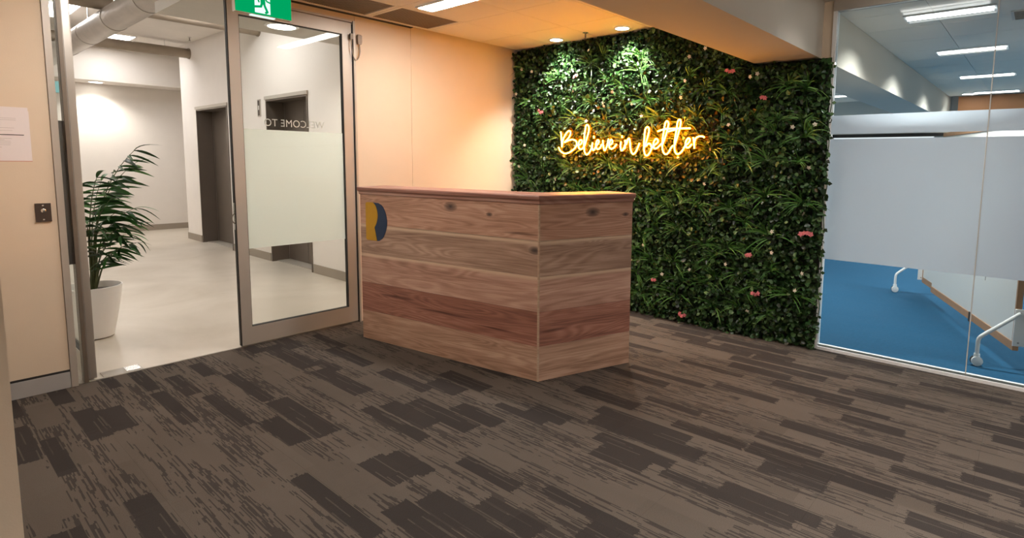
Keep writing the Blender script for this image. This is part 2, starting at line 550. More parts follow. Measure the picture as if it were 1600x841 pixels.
# ---- wall that carries the plants
m = MB()
m.box(GX, GX + 0.08, 1.255, BY0, 0, H)
m.box(GX, GX + 0.08, BY0, BY1, 0, BZ)
m.box(GX, GX + 0.08, BY1, DY, 0, H)
struct(m.build('wall_right', 'cream_paint'), 'wall behind the plant panels beside the glass partition', 'wall')

# ---- bulkhead beam running through the glass
struct(box('trim_3', 'beam_paint', RX0, MX1, BY0, BY1, BZ, H + 0.06), 'deep plastered ceiling beam running above the plant wall', 'beam')

# ---- reception ceiling: slab and lay-in tiles
ceiling = struct(box('ceiling', 'ceiling_grid', RX0, GX + 0.04, RY0, DY + 0.01, H + 0.075, H + 0.12), 'warm lit suspended tile ceiling of the reception', 'ceiling')
XL = [4.667, 4.05, 3.40, 2.75, 2.10, 1.45, 0.80, 0.15, -0.5, -1.15, -1.8, -2.6]
YF = [4.443, 3.93, 3.345, 2.76, 2.175, 1.80]
YN = [1.327, 0.742, 0.157, -0.43, -1.01, -1.6, -2.2, -2.6]
tilecache = {}
GRILLE_CELLS = []
for rows in (YF, YN):
    for j in range(len(rows) - 1):
        for i in range(len(XL) - 1):
            x1, x0, y1, y0 = XL[i], XL[i + 1], rows[j], rows[j + 1]
            if rows is YF and j == 0 and i in (2, 3):
                GRILLE_CELLS.append((x0, x1, y0, y1)); continue
            if x1 < 0.3 and y0 > 2.3:
                continue
            key = (round(x1 - x0, 3), round(y1 - y0, 3))
            if key not in tilecache:
                w, d = key
                tilecache[key] = MB().levels([([(0.004, 0.004), (w - 0.004, 0.004), (w - 0.004, d - 0.004), (0.004, d - 0.004)], 0.0),
                                              ([(0.0015, 0.0015), (w - 0.0015, 0.0015), (w - 0.0015, d - 0.0015), (0.0015, d - 0.0015)], 0.003),
                                              ([(0.0015, 0.0015), (w - 0.0015, 0.0015), (w - 0.0015, d - 0.0015), (0.0015, d - 0.0015)], 0.07)]).mesh('ceiling_tile', 'ceiling_tile')
            link('ceiling_tile', tilecache[key], ceiling, (x0, y0, H))

# ---- glass partition to the meeting room
win = thing('window_1', 'frosted frameless glass partition to the blue floored meeting room', 'glass wall', (GX, 0.3, 0), kind='structure')
def wbox(name, mat, x0, x1, y0, y1, z0, z1, parent=win):
    return MB().box(x0 - GX, x1 - GX, y0 - 0.3, y1 - 0.3, z0, z1).build(name, mat, parent)
wbox('top_rail', 'aluminium', GX - 0.02, GX + 0.05, RY0, 1.255, 2.554, H)
wbox('post', 'white_metal', GX - 0.02, GX + 0.05, 1.228, 1.254, 0.0, 2.553)
wbox('bottom_track', 'white_metal', GX - 0.030, GX - 0.012, RY0, 1.227, 0.0, 0.022)
wbox('bottom_track', 'white_metal', GX + 0.016, GX + 0.045, RY0, 1.227, 0.0, 0.030)
PANES = [(0.290, 1.227), (-0.70, 0.283), (-1.69, -0.707), (RY0, -1.697)]
for y0, y1 in PANES:
    p = wbox('pane', 'partition_glass', GX, GX + 0.010, y0, y1, 0.012, 2.552)
    wbox('frosted_film', 'partition_film', GX - 0.0012, GX - 0.0004, y0, y1, 1.657, 1.794, p)
    wbox('frosted_film', 'partition_film', GX - 0.0012, GX - 0.0004, y0, y1, 0.709, 1.621, p)
for y in (0.2865, -0.7035, -1.6935):
    wbox('pane_joint', 'grey_paint', GX + 0.001, GX + 0.009, y - 0.003, y + 0.003, 0.012, 2.552)

# ---- meeting room shell
struct(box('floor_meeting_room', 'blue_carpet', GX, MX1, MY0, MY1, -0.10, -0.001), 'bright blue carpet floor of the meeting room', 'floor')
mc = struct(box('ceiling_meeting_room', 'meeting_tile', GX + 0.05, MX1, MY0, MY1, H + 0.062, H + 0.10), 'grey tiled ceiling of the meeting room behind glass', 'ceiling')
cols = [GX + 0.055 + 0.62 * k for k in range(13)]
rows = [BY0 - 0.001 - 0.585 * k for k in range(8)]
tmesh = MB().box(0.002, 0.618, 0.002, 0.583, 0, 0.06).mesh('ceiling_tile', 'meeting_tile')
for x in cols[:-1]:
    for y in rows[1:]:
        link('ceiling_tile', tmesh, mc, (x, y, H))
rows2 = [BY1 + 0.001 + 0.585 * k for k in range(5)]
for x in cols[:-1]:
    for y in rows2[:-1]:
        link('ceiling_tile', tmesh, mc, (x, y, H))
wf = struct(box('wall_meeting_room_end', 'meeting_paint', MX1, MX1 + 0.1, MY0, MY1, 0, H + 0.06), 'far end wall of the meeting room', 'wall')
struct(box('wall_meeting_room_side', 'meeting_paint', GX + 0.05, MX1, MY0 - 0.1, MY0, 0, H + 0.06), 'side wall of the meeting room far right', 'wall')
struct(box('wall_meeting_room_back', 'meeting_paint', GX + 0.085, MX1, MY1, MY1 + 0.08, 0, H + 0.06), 'meeting room wall behind the plant wall', 'wall')
# timber fascia under the far ceiling, built of separate boards
fas = struct(thing('trim_4', 'orange timber fascia boards under the far meeting room ceiling', 'fascia', (12.3, 0.0, 2.2)), 'orange timber fascia boards under the far meeting room ceiling', 'fascia')
for k in range(4):
    y1 = 1.2 - k * 1.02
    MB().box(0, 0.03, y1 - 1.01, y1, 0.09, H - 2.2 - 0.001).build('fascia_board', 'fascia_timber', fas)
# far window with bright blind
fw = thing('window_2', 'bright window band on the far meeting room wall', 'window', (MX1, 2.3, 1.0), kind='structure')
MB().box(-0.012, -0.002, -0.75, 0.95, 0.0, 0.965).build('blind', 'emit_window', fw)
MB().box(-0.03, -0.002, -1.35, 1.0, 0.967, 1.03).build('frame_head', 'black_rubber', fw)

# ---- lobby shell
struct(box('floor_lobby', 'lobby_floor', -1.6, 5.5, DY + 0.013, LBACK, -0.10, -0.001), 'pale polished floor of the lift lobby', 'floor')
m = MB()
R = 0.26   # depth of the lift recesses
L2 = (6.90, 8.07); L1 = (9.42, 10.73); LZ = 2.22
m.box(LX + R, 5.5, LY0, LY1, 0, LH)
m.box(LX, LX + R, LY0, L2[0], 0, LH)
m.box(LX, LX + R, L2[1], L1[0], 0, LH)
m.box(LX, LX + R, L1[1], LY1, 0, LH)
for a, b in (L1, L2):
    m.box(LX, LX + R, a, b, LZ, LH)
struct(m.build('wall_lobby_lifts', 'lobby_paint'), 'white lobby wall with the two lift openings', 'wall')
struct(box('wall_lobby_back', 'lobby_paint', -1.6, 5.5, LBACK, LBACK + 0.1, 0, LH), 'far white wall of the lobby behind the palm', 'wall')
struct(box('wall_lobby_side', 'lobby_paint', -1.7, -1.6, DY + 0.10, LBACK, 0, LH), 'white lobby side wall left of the palm', 'wall')
struct(box('wall_lobby_end', 'lobby_paint', 5.5, 5.6, DY + 0.10, LBACK, 0, LH), 'white end wall of the lobby corridor', 'wall')
struct(box('ceiling_lobby', 'lobby_paint', -1.6, 5.5, DY + 0.10, LBACK, LH, LH + 0.1), 'high white ceiling of the lobby above the ducts', 'ceiling')
struct(box('ceiling_lobby_soffit', 'grey_paint', 1.655, 5.5, DY + 0.10, LY0 - 0.012, 2.69, 2.785), 'lowered grey soffit just inside the glass doors', 'ceiling')
struct(box('trim_5', 'lobby_paint', -1.6, 5.5, 12.6, LBACK - 0.001, 2.75, LH - 0.001), 'white bulkhead above the far lobby wall', 'bulkhead')
struct(box('baseboard_back', 'skirting_brown', -1.6, 5.5, LBACK - 0.014, LBACK - 0.001, 0, 0.11), 'brown skirting along the far lobby wall', 'skirting')
bl = struct(thing('baseboard_lifts', 'brown skirting along the white lift wall', 'skirting', (LX, 8, 0)), 'brown skirting along the white lift wall', 'skirting')
for a, b in ((LY0 - 0.013, L2[0] - 0.03), (L2[1] + 0.03, L1[0] - 0.03), (L1[1] + 0.03, LY1)):
    MB().box(-0.013, -0.001, a - 8, b - 8, 0, 0.11).build('skirting_length', 'skirting_brown', bl)
MB().box(0.0, 2.04, LY0 - 8 - 0.013, LY0 - 8 - 0.001, 0, 0.11).build('skirting_length', 'skirting_brown', bl)

# ---- lifts
def lift(n, a, b, label):
    o = thing('door_%d' % n, label, 'lift door', (LX, (a + b) / 2, 0), kind='structure')
    w = (b - a) / 2
    mm = MB()
    mm.box(-0.012, R - 0.03, -w + 0.001, -w + 0.022, 0, LZ - 0.001)
    mm.box(-0.012, R - 0.03, w - 0.022, w - 0.001, 0, LZ - 0.001)
    mm.box(-0.012, R - 0.03, -w + 0.022, w - 0.022, LZ - 0.022, LZ - 0.001)
    mm.build('portal', 'lift_steel', o)
    MB().box(-0.022, -0.004, -w - 0.02, w + 0.02, LZ, LZ + 0.045).build('lintel', 'aluminium', o)
    for s in (-1, 1):
        y0, y1 = sorted((s * 0.003, s * (w - 0.023)))
        MB().box(R - 0.028, R - 0.004, y0, y1, 0.012, LZ - 0.024).build('door_panel', 'lift_steel', o)
    MB().box(R - 0.2, R - 0.004, -w + 0.023, w - 0.023, 0, 0.008).build('sill', 'aluminium', o)
lift(4, L1[0], L1[1], 'brown steel lift doors beside the palm, farther from the entrance')
lift(5, L2[0], L2[1], 'brown steel lift doors seen through the closed glass door')

# ---- entrance door set: frame, sidelight, open leaf, closed leaf
fr = thing('door_1', 'aluminium entrance frame with narrow sidelight and head rail', 'door frame', (0.7, DY, 0), kind='structure')
def dbox(name, mat, x0, x1, y0, y1, z0, z1, parent=fr):
    return MB().box(x0 - 0.7, x1 - 0.7, y0 - DY, y1 - DY, z0, z1).build(name, mat, parent)
dbox('jamb', 'aluminium', 0.661, 0.695, DY - 0.012, DY + 0.09, 0, DOOR_H - 0.001)
dbox('jamb', 'aluminium', 2.650, 2.667, DY - 0.012, DY + 0.09, 0, DOOR_H - 0.001)
dbox('seal', 'black_rubber', 2.643, 2.6495, DY - 0.004, DY + 0.06, 0, DOOR_H - 0.03)
dbox('head_rail', 'aluminium', 0.6955, 2.6425, DY - 0.012, DY + 0.09, 2.571, DOOR_H - 0.001)
dbox('mullion', 'bronze', 0.728, 0.748, DY + 0.0, DY + 0.085, 0, 2.570)
sp = dbox('sidelight_pane', 'clear_glass', 0.6955, 0.7275, DY + 0.034, DY + 0.044, 0.02, 2.56)
dbox('grey_film', 'spandrel_grey', 0.6955, 0.7275, DY + 0.0448, DY + 0.0456, 0.760, 1.644, sp)  # opaque grey sheet standing in for the dark surface beyond the glass
dbox('threshold', 'aluminium', 0.6955, 2.6425, DY + 0.0125, DY + 0.028, 0, 0.005)
dbox('floor_spring_cover', 'sidewalk_metal', 0.83, 1.045, DY + 0.029, DY + 0.145, 0, 0.006)
dbox('cover_plate', 'chrome', 0.955, 1.035, DY + 0.035, DY + 0.135, 0.0062, 0.009)

def leaf_door(name, label, loc, rz, w, flip=False, stile_l=0.075, stile_r=0.083, lift_=0.012):
    """origin at the left foot, leaf along local +x, thickness along local y"""
    o = thing(name, label, 'glass door', loc, rz, kind='structure')
    T = 0.045; top = 2.566; rt = 2.466; rb = 0.148
    MB().box(0, stile_l, 0, T, lift_, top).build('stile', 'aluminium', o)
    MB().box(w - stile_r, w, 0, T, lift_, top).build('stile', 'aluminium', o)
    MB().box(stile_l, w - stile_r, 0, T, rt, top).build('top_rail', 'aluminium', o)
    MB().box(stile_l, w - stile_r, 0, T, lift_, rb).build('bottom_rail', 'aluminium', o)
    mm = MB(); a, b = stile_l, w - stile_r; g = 0.004
    for q in ((a, a + g, rb, rt), (b - g, b, rb, rt), (a + g, b - g, rb, rb + g), (a + g, b - g, rt - g, rt)):
        mm.box(q[0], q[1], 0.004, T - 0.004, q[2], q[3])
    mm.build('glazing_bead', 'black_rubber', o)
    p = MB().box(a + g, b - g, T / 2 - 0.005, T / 2 + 0.005, rb + g, rt - g).build('pane', 'clear_glass', o)
    MB().box(a + g + 0.001, b - g - 0.001, T / 2 + 0.0056, T / 2 + 0.0064, 0.746, 1.648).build('frosted_film', 'door_film', p)
    MB().box(w if not flip else -0.006, w + 0.006 if not flip else 0, 0.006, T - 0.006, lift_, top).build('edge_seal', 'black_rubber', o)
    return o, p
closed, pane = leaf_door('door_2', 'closed glass door leaf with frosted band and mirrored lettering', (1.672, DY + 0.004, 0), 0.0, 0.968, flip=True)
opened, _ = leaf_door('door_3', 'open glass door leaf swung back beside the palm', (0.795, DY + 0.028, 0), PI / 2, 0.86, stile_l=0.085)
MB().box(-0.004, -0.0005, 0.006, 0.039, 0.02, 2.56).build('edge_plate', 'sidewalk_metal', opened)
mm = MB()
mm.tube([(0.04, -0.03, 0.95), (0.04, -0.03, 1.15)], 0.009, 8)
mm.tube([(0.04, -0.03, 0.97), (0.04, 0.0, 0.97)], 0.006, 6).tube([(0.04, -0.03, 1.13), (0.04, 0.0, 1.13)], 0.006, 6)
# lock on the meeting edge of the closed leaf
MB().box(-0.0075, -0.0062, 0.010, 0.034, 0.90, 1.10).build('lock_plate', 'chrome', closed)
MB().tube(smoothpath([(-0.008, 0.022, 1.02), (-0.022, 0.020, 1.0), (-0.024, 0.020, 0.97), (-0.008, 0.022, 0.945)], 5), 0.004, 6).build('lock_hook', 'bronze', closed, smooth=True)

# mirrored lettering on the lobby side of the closed leaf
cu = bpy.data.curves.new('lettering', 'FONT')
cu.body = 'WELCOME TO'
cu.size = 0.079
cu.space_character = 1.04
cu.extrude = 0.0006
cu.align_x = 'LEFT'
tmp = bpy.data.objects.new('lettering_tmp', cu)
COL.objects.link(tmp)
dg = bpy.context.evaluated_depsgraph_get()
me = bpy.data.meshes.new_from_object(tmp.evaluated_get(dg))
bpy.data.objects.remove(tmp)
wtxt = max(v.co.x for v in me.vertices) - min(v.co.x for v in me.vertices)
me.transform(Matrix.Diagonal((0.480 / wtxt, 1.0, 1.0, 1.0)))
me.materials.clear(); me.materials.append(M['etched_white'])
tx = link('lettering', me, pane)
tx.rotation_euler = (PI / 2, 0, PI)
tx.location = (2.392 - 1.672, 0.0292, 1.678)
tx['label'] = 'WELCOME TO in pale letters, mirrored from this side'

# door sensor cable looping from the jamb to the wall
dc = thing('door_loop_cable', 'small grey box and looped cable beside the door head', 'cable', (2.70, DY, 2.40))
MB().levels([([(-0.012, -0.026), (0.018, -0.026), (0.018, -0.001), (-0.012, -0.001)], 0.0), ([(-0.016, -0.028), (0.022, -0.028), (0.022, -0.001), (-0.016, -0.001)], 0.02), ([(-0.016, -0.028), (0.022, -0.028), (0.022, -0.001), (-0.016, -0.001)], 0.07), ([(-0.010, -0.022), (0.016, -0.022), (0.016, -0.001), (-0.010, -0.001)], 0.08)]).build('junction_box', 'skirting_brown', dc)
MB().tube(smoothpath([(0.004, -0.014, 0.0), (0.006, -0.016, -0.06), (-0.01, -0.018, -0.115), (-0.04, -0.022, -0.135), (-0.065, -0.022, -0.09), (-0.075, -0.020, -0.02), (-0.072, -0.018, 0.03)], 6), 0.005, 6).build('cable', 'skirting_brown', dc, smooth=True)
MB().box(-0.086, -0.060, -0.030, -0.012, 0.03, 0.075).build('cable_clip', 'bronze', dc)

# ================================================================ RECEPTION DESK
A = Vector((2.427, 4.057)); B = Vector((2.675, 2.386)); C = Vector((3.380, 2.143))
dAB = (B - A).normalized(); dBC = (C - B).normalized()
nAB = Vector((dAB.y, -dAB.x)); nBC = Vector((dBC.y, -dBC.x))       # pointing to the visitor's side
if nAB.x > 0: nAB = -nAB
if nBC.y > 0: nBC = -nBC
def isect(p, d, q, e):
    det = d.x * (-e.y) + e.x * d.y
    w = q - p
    t = (w.x * (-e.y) + e.x * w.y) / det
    return p + d * t
def line3(off, e0, e1):
    """offset L path; e0/e1 lengthen the ends"""
    a = A + nAB * off - dAB * e0
    c = C + nBC * off + dBC * e1
    b = isect(A + nAB * off, dAB, C + nBC * off, dBC)
    return a, b, c
def Lpoly(out, inn, e0, e1):
    a, b, c = line3(out, e0, e1); a2, b2, c2 = line3(-inn, e0, e1)
    return [a, b, c, c2, b2, a2]
DESK_Z = 1.158
desk = thing('reception_desk', 'angled timber plank reception desk with mustard and navy emblem', 'desk', (A.x, A.y, 0))
def dk(poly):
    return [(p.x - A.x, p.y - A.y) for p in poly]

plankspec = [  # top to bottom: dark, mid, light
    ((0.280, 0.147, 0.097, 1), (0.492, 0.287, 0.205, 1), (0.642, 0.421, 0.315, 1)),
    ((0.232, 0.140, 0.101, 1), (0.396, 0.260, 0.192, 1), (0.573, 0.400, 0.307, 1)),
    ((0.308, 0.168, 0.120, 1), (0.505, 0.301, 0.228, 1), (0.656, 0.435, 0.339, 1)),
    ((0.192, 0.087, 0.063, 1), (0.355, 0.161, 0.116, 1), (0.505, 0.267, 0.197, 1)),
    ((0.260, 0.147, 0.097, 1), (0.465, 0.287, 0.202, 1), (0.628, 0.428, 0.315, 1)),
]
PH = DESK_Z / 5
long_extra = {0: dict(knots=[(0.945, DESK_Z - 0.050, 0.036), (1.29, DESK_Z - 0.085, 0.016)], streaks=[(1.55, DESK_Z - 0.19, 0.16, 0.012)]),
              1: dict(knots=[(1.66, DESK_Z - 0.295, 0.03)], palebar=DESK_Z - PH - 0.012),
              2: dict(palebar=DESK_Z - 2 * PH - 0.012), 3: dict(streaks=[(0.40, 0.385, 0.20, 0.016), (0.85, 0.335, 0.30, 0.010), (1.35, 0.30, 0.2, 0.008)]), 4: {}}
short_extra = {0: dict(knots=[(0.405, DESK_Z - 0.060, 0.034), (0.68, DESK_Z - 0.085, 0.016)]),
               1: dict(palebar=DESK_Z - PH - 0.012), 2: dict(palebar=DESK_Z - 2 * PH - 0.012),
               3: dict(streaks=[(0.1, 0.33, 0.12, 0.014)]), 4: {}}
for i, (d_, m_, l_) in enumerate(plankspec):
    wood('plank_long_%d' % i, d_, m_, l_, 1.37 * i + 0.6, **long_extra[i])
    wood('plank_short_%d' % i, d_, m_, l_, 1.37 * i + 4.1, **short_extra[i])
wood('desk_core', (0.19, 0.11, 0.065, 1), (0.33, 0.20, 0.13, 1), (0.44, 0.29, 0.19, 1), 9.3)
wood('desk_cap', (0.22, 0.095, 0.07, 1), (0.35, 0.185, 0.145, 1), (0.46, 0.29, 0.235, 1), 12.1)
wood('desk_trim', (0.40, 0.27, 0.18, 1), (0.50, 0.36, 0.26, 1), (0.58, 0.44, 0.32, 1), 15.0)

MB().prism(dk(Lpoly(-0.0201, 0.26, 0.0, 0.0)), 0.0, DESK_Z - 0.001).build('carcass', 'desk_core', desk)
LAB = (B - A).length; LBC = (C - B).length
for i in range(5):
    z1 = DESK_Z - i * PH; z0 = z1 - PH
    for nm, ln, org, rz, inv in (('long', LAB - 0.006, A, math.atan2(dAB.y, dAB.x), False), ('short', LBC - 0.006, B + dBC * 0.006, math.atan2(dBC.y, dBC.x), False)):
        mm = MB()
        # a slightly eased board: local y runs inwards (to the left of the direction)
        g = 0.0006; e = 0.0012
        mm.levels([([(0, e), (ln, e), (ln, 0.0198), (0, 0.0198)], z0 + g), ([(0, 0), (ln, 0), (ln, 0.0198), (0, 0.0198)], z0 + g + e),
                   ([(0, 0), (ln, 0), (ln, 0.0198), (0, 0.0198)], z1 - g - e), ([(0, e), (ln, e), (ln, 0.0198), (0, 0.0198)], z1 - g)])
        mm.build('plank', 'plank_%s_%d' % (nm, i), desk, loc=(org.x - A.x, org.y - A.y, 0), rz=rz)
# corner strip where the two faces meet
a, b, c = line3(0.0012, 0, 0)
poly = [b - dAB * 0.008, b, b + dBC * 0.009, b + dBC * 0.009 - nBC * 0.012, b - dAB * 0.008 - nAB * 0.012]
MB().prism(dk(poly), 0.0, DESK_Z - 0.002).build('corner_strip', 'desk_trim', desk)
# moulded counter cap
lv = []
for z, off in ((DESK_Z, 0.003), (DESK_Z + 0.006, 0.007), (DESK_Z + 0.020, 0.007), (DESK_Z + 0.026, 0.012), (DESK_Z + 0.034, 0.020), (DESK_Z + 0.050, 0.022), (DESK_Z + 0.057, 0.019), (DESK_Z + 0.060, 0.012)):
    lv.append((dk(Lpoly(off, 0.27 + off, min(off, 0.012), min(off, 0.012))), z))
MB().levels(lv).build('counter_cap', 'desk_cap', desk)
# emblem: bowl-and-leg shape, mustard left, navy right
def face_pts(uv, off):
    return [(dAB.x * u + nAB.x * off, dAB.y * u + nAB.y * off, v) for u, v in uv]
def plate(name, uv, mat, off0=0.0004, off1=0.004):
    n = len(uv)
    fs = [tuple(range(n)), tuple(range(2 * n - 1, n - 1, -1))] + [(i, (i + 1) % n, n + (i + 1) % n, n + i) for i in range(n)]
    MB().add(face_pts(uv, off1) + face_pts(uv, off0), fs).build(name, mat, desk)
def arc(pts):
    return [(p.x, p.y) for p in smoothpath([(q[0], q[1], 0) for q in pts], 5)]
zt, zb = 1.100, 0.803
split = arc([(0.150, zt), (0.180, 1.075), (0.198, 1.03), (0.200, 0.985), (0.186, 0.940), (0.163, 0.905)])
yel = [(0.066, zb + 0.012), (0.072, zb + 0.003), (0.085, zb)] + [(0.190, zb)] + split[::-1] + [(0.085, zt), (0.072, zt - 0.004), (0.066, zt - 0.013)]
plate('emblem_mustard', yel, 'mustard')
nav = [(0.193, zb)] + arc([(0.215, zb + 0.002), (0.258, 0.835), (0.292, 0.895), (0.304, 0.955), (0.290, 1.02), (0.255, 1.075), (0.210, zt - 0.003)]) + [(0.154, zt)] + [(u + 0.003, v) for u, v in split[1:]]
plate('emblem_navy', nav, 'navy')

# ================================================================ PLANT WALL
lw = thing('plant_wall', 'green artificial plant wall with grass tufts and small flowers', 'plant wall', (GX, 2.87, 0))
m = MB()
m.box(-0.030, -0.001, 1.245 - 2.87, BY1 - 2.87, 0.006, BZ - 0.004)
m.box(-0.030, -0.001, BY1 + 0.001 - 2.87, DY - 0.006 - 2.87, 0.006, H - 0.003)
m.build('backing_panel', 'dark_backing', lw)

def leaves(n, lmin, lmax, wr, depth0, depth1, spread):
    y = rng.uniform(1.232, 4.478, n); z = rng.uniform(0.008, H - 0.004, n)
    keep = ~((y < BY1) & (z > BZ - 0.02))
    y, z = y[keep], z[keep]; n = len(y)
    d = rng.uniform(depth0, depth1, n)
    # mounded relief: clumps stand proud
    d += 0.018 * np.sin(y * 19 + 3 * np.sin(z * 7)) * np.sin(z * 17 + 2 * np.sin(y * 9))
    base = np.stack([-d, y - 2.87, z], 1)
    nrm = np.stack([-np.ones(n), rng.normal(0, spread, n), rng.normal(0.25, spread, n)], 1)
    nrm /= np.linalg.norm(nrm, axis=1)[:, None]
    t = rng.normal(0, 1, (n, 3)); t[:, 2] -= 0.35; t[:, 0] -= 0.25
    t -= (t * nrm).sum(1)[:, None] * nrm
    t /= np.linalg.norm(t, axis=1)[:, None]
    s = np.cross(nrm, t)
    L = rng.uniform(lmin, lmax, n)[:, None]; W = L * wr * rng.uniform(0.8, 1.2, n)[:, None]
    fold = rng.uniform(0.05, 0.5, n)[:, None]; droop = rng.uniform(-0.1, 0.35, n)[:, None]
    v = np.empty((n, 6, 3))
    v[:, 0] = base
    v[:, 1] = base + t * L * 0.28 + s * W + nrm * W * fold
    v[:, 2] = base + t * L * 0.70 + s * W * 0.85 + nrm * (W * fold - L * droop * 0.4)
    v[:, 3] = base + t * L - nrm * L * droop
    v[:, 4] = base + t * L * 0.70 - s * W * 0.85 + nrm * (W * fold - L * droop * 0.4)
    v[:, 5] = base + t * L * 0.28 - s * W + nrm * W * fold
    v[:, :, 0] = np.clip(v[:, :, 0], -0.16, -0.004)
    v[:, :, 2] = np.clip(v[:, :, 2], 0.002, H - 0.003)
    v[:, :, 1] = np.clip(v[:, :, 1], 1.205 - 2.87, DY - 0.004 - 2.87)
    under = (y < BY1 + 0.05)
    vz = v[:, :, 2]
    vz[under] = np.minimum(vz[under], BZ - 0.004)
    o = (np.arange(n) * 6)[:, None]
    q = np.concatenate([o + np.array([[0, 1, 2, 3]]), o + np.array([[0, 3, 4, 5]])], 0)
    return v.reshape(-1, 3), q
def quadmesh(name, v, q, mat):
    me = bpy.data.meshes.new(name)
    me.vertices.add(len(v)); me.vertices.foreach_set('co', v.astype(np.float32).ravel())
    me.loops.add(q.size); me.loops.foreach_set('vertex_index', q.astype(np.int32).ravel())
    me.polygons.add(len(q)); me.polygons.foreach_set('loop_start', (np.arange(len(q)) * 4).astype(np.int32))
    me.update(calc_edges=True)
    me.materials.append(M[mat])
    return me
v1, q1 = leaves(18000, 0.030, 0.052, 0.40, 0.030, 0.072, 0.75)
v2, q2 = leaves(13000, 0.026, 0.048, 0.40, 0.065, 0.102, 0.95)
fo = link('foliage', quadmesh('foliage', np.concatenate([v1, v2]), np.concatenate([q1, q2 + len(v1)]), 'leaf_green'), lw)
fo['kind'] = 'stuff'
fo['label'] = 'dense small dark green leaves'

def tuft_mesh(seed):
    r = random.Random(seed); mm = MB()
    lean = r.uniform(-0.5, 0.5)
    for k in range(r.randint(15, 21)):
        az = r.uniform(-1.9, 1.9) + lean
        L = r.uniform(0.12, 0.25)
        d = Vector((-r.uniform(0.35, 0.95), math.sin(az) * 0.9, math.cos(az) * 0.75 + 0.05)).normalized()
        p = Vector((0, r.uniform(-0.012, 0.012), r.uniform(-0.012, 0.012)))
        w = r.uniform(0.0032, 0.0055); vs = []; fs = []; N = 5
        side0 = d.cross(Vector((-1, 0, 0.2))).normalized() if abs(d.x) < 0.98 else Vector((0, 1, 0))
        for i in range(N + 1):
            u = i / N
            ww = w * (1 - u ** 2.2 * 0.92)
            vs += [tuple(p - side0 * ww), tuple(p + side0 * ww)]
            d = (d + Vector((0.05, 0, -0.20)) * (0.4 + u) * 1.1).normalized()
            p = p + d * (L / N)
            if p.x > -0.0: p.x = 0.0
            if p.x < -0.115: p.x = -0.115
        fs = [(2 * i, 2 * i + 1, 2 * i + 3, 2 * i + 2) for i in range(N)]
        mm.add(vs, fs)
    me = bpy.data.meshes.new('grass_tuft')
    me.from_pydata(mm.v, [], mm.f)
    me.materials.append(M['grass_green'])
    return me
tufts = [tuft_mesh(s) for s in range(10)]
r = random.Random(3)
ty = 1.40
while ty < 4.42:
    tz = 0.17
    while tz < 2.50:
        y = ty + r.uniform(-0.07, 0.07); z = tz + r.uniform(-0.07, 0.07)
        if r.random() < 0.86 and not (y < BY1 + 0.1 and z > BZ - 0.16) and 1.38 < y < 4.36 and 0.14 < z < 2.46:
            o = link('grass_tuft', r.choice(tufts), lw, (-0.058, y - 2.87, z))
            k = r.uniform(0.8, 1.15)
            o.rotation_euler = (r.uniform(-0.5, 0.5), 0, 0)
            o.scale = (k, k * r.choice((-1, 1)), k)
        tz += 0.205
    ty += 0.205

def blossom(mm, c, R_, petals, ax, wid, r):
    n = Vector((-1, r.uniform(-0.4, 0.4), r.uniform(-0.2, 0.5))).normalized()
    e1 = n.cross(Vector((0, 0, 1))).normalized(); e2 = n.cross(e1)
    a0 = r.uniform(0, 6)
    for k in range(petals):
        a = a0 + 2 * PI * k / petals
        d = e1 * math.cos(a) + e2 * math.sin(a); s = n.cross(d)
        vs = [c + n * 0.002, c + d * R_ * 0.55 + s * R_ * wid + n * R_ * 0.12, c + d * R_ - n * R_ * 0.1, c + d * R_ * 0.55 - s * R_ * wid + n * R_ * 0.12]
        mm.add([tuple(p) for p in vs], [(0, 1, 2), (0, 2, 3)])
    return n
r = random.Random(5)
wmeshes = []
for k in range(4):
    mm = MB(); blossom(mm, Vector((0, 0, 0)), 0.019, 5, None, 0.34, r); me = bpy.data.meshes.new('white_flower')
    me.from_pydata(mm.v, [], mm.f); me.materials.append(M['petal_white']); wmeshes.append(me)
for k in range(48):
    y = r.uniform(1.30, 4.40); z = r.uniform(0.06, 2.52)
    if y < BY1 + 0.03 and z > BZ - 0.06: z -= 0.6
    o = link('white_flower', wmeshes[k % 4], lw, (-0.112 - r.uniform(0, 0.02), y - 2.87, z))
    o.rotation_euler = (r.uniform(0, 6), 0, 0)
for y, z, nb in ((4.111, 1.962, 3), (3.648, 2.289, 2), (1.728, 1.948, 2), (2.019, 2.187, 3), (1.349, 0.899, 4), (1.791, 0.678, 2), (2.674, 0.339, 2), (1.717, 0.366, 3), (2.373, 0.062, 3)):
    y *= 0.985; z = 1.43 + (z - 1.43) * 0.985
    mm = MB()
    for b_ in range(nb):
        c = Vector((-r.uniform(0, 0.012), (b_ - (nb - 1) / 2) * 0.024, r.uniform(-0.012, 0.012)))
        blossom(mm, c, r.uniform(0.019, 0.024), 5, None, 0.40, r)
    me = bpy.data.meshes.new('pink_flower'); me.from_pydata(mm.v, [], mm.f); me.materials.append(M['petal_pink'])
    link('pink_flower', me, lw, (-0.118, y - 2.87, max(z, 0.04)))['label'] = 'pink artificial blossom cluster'
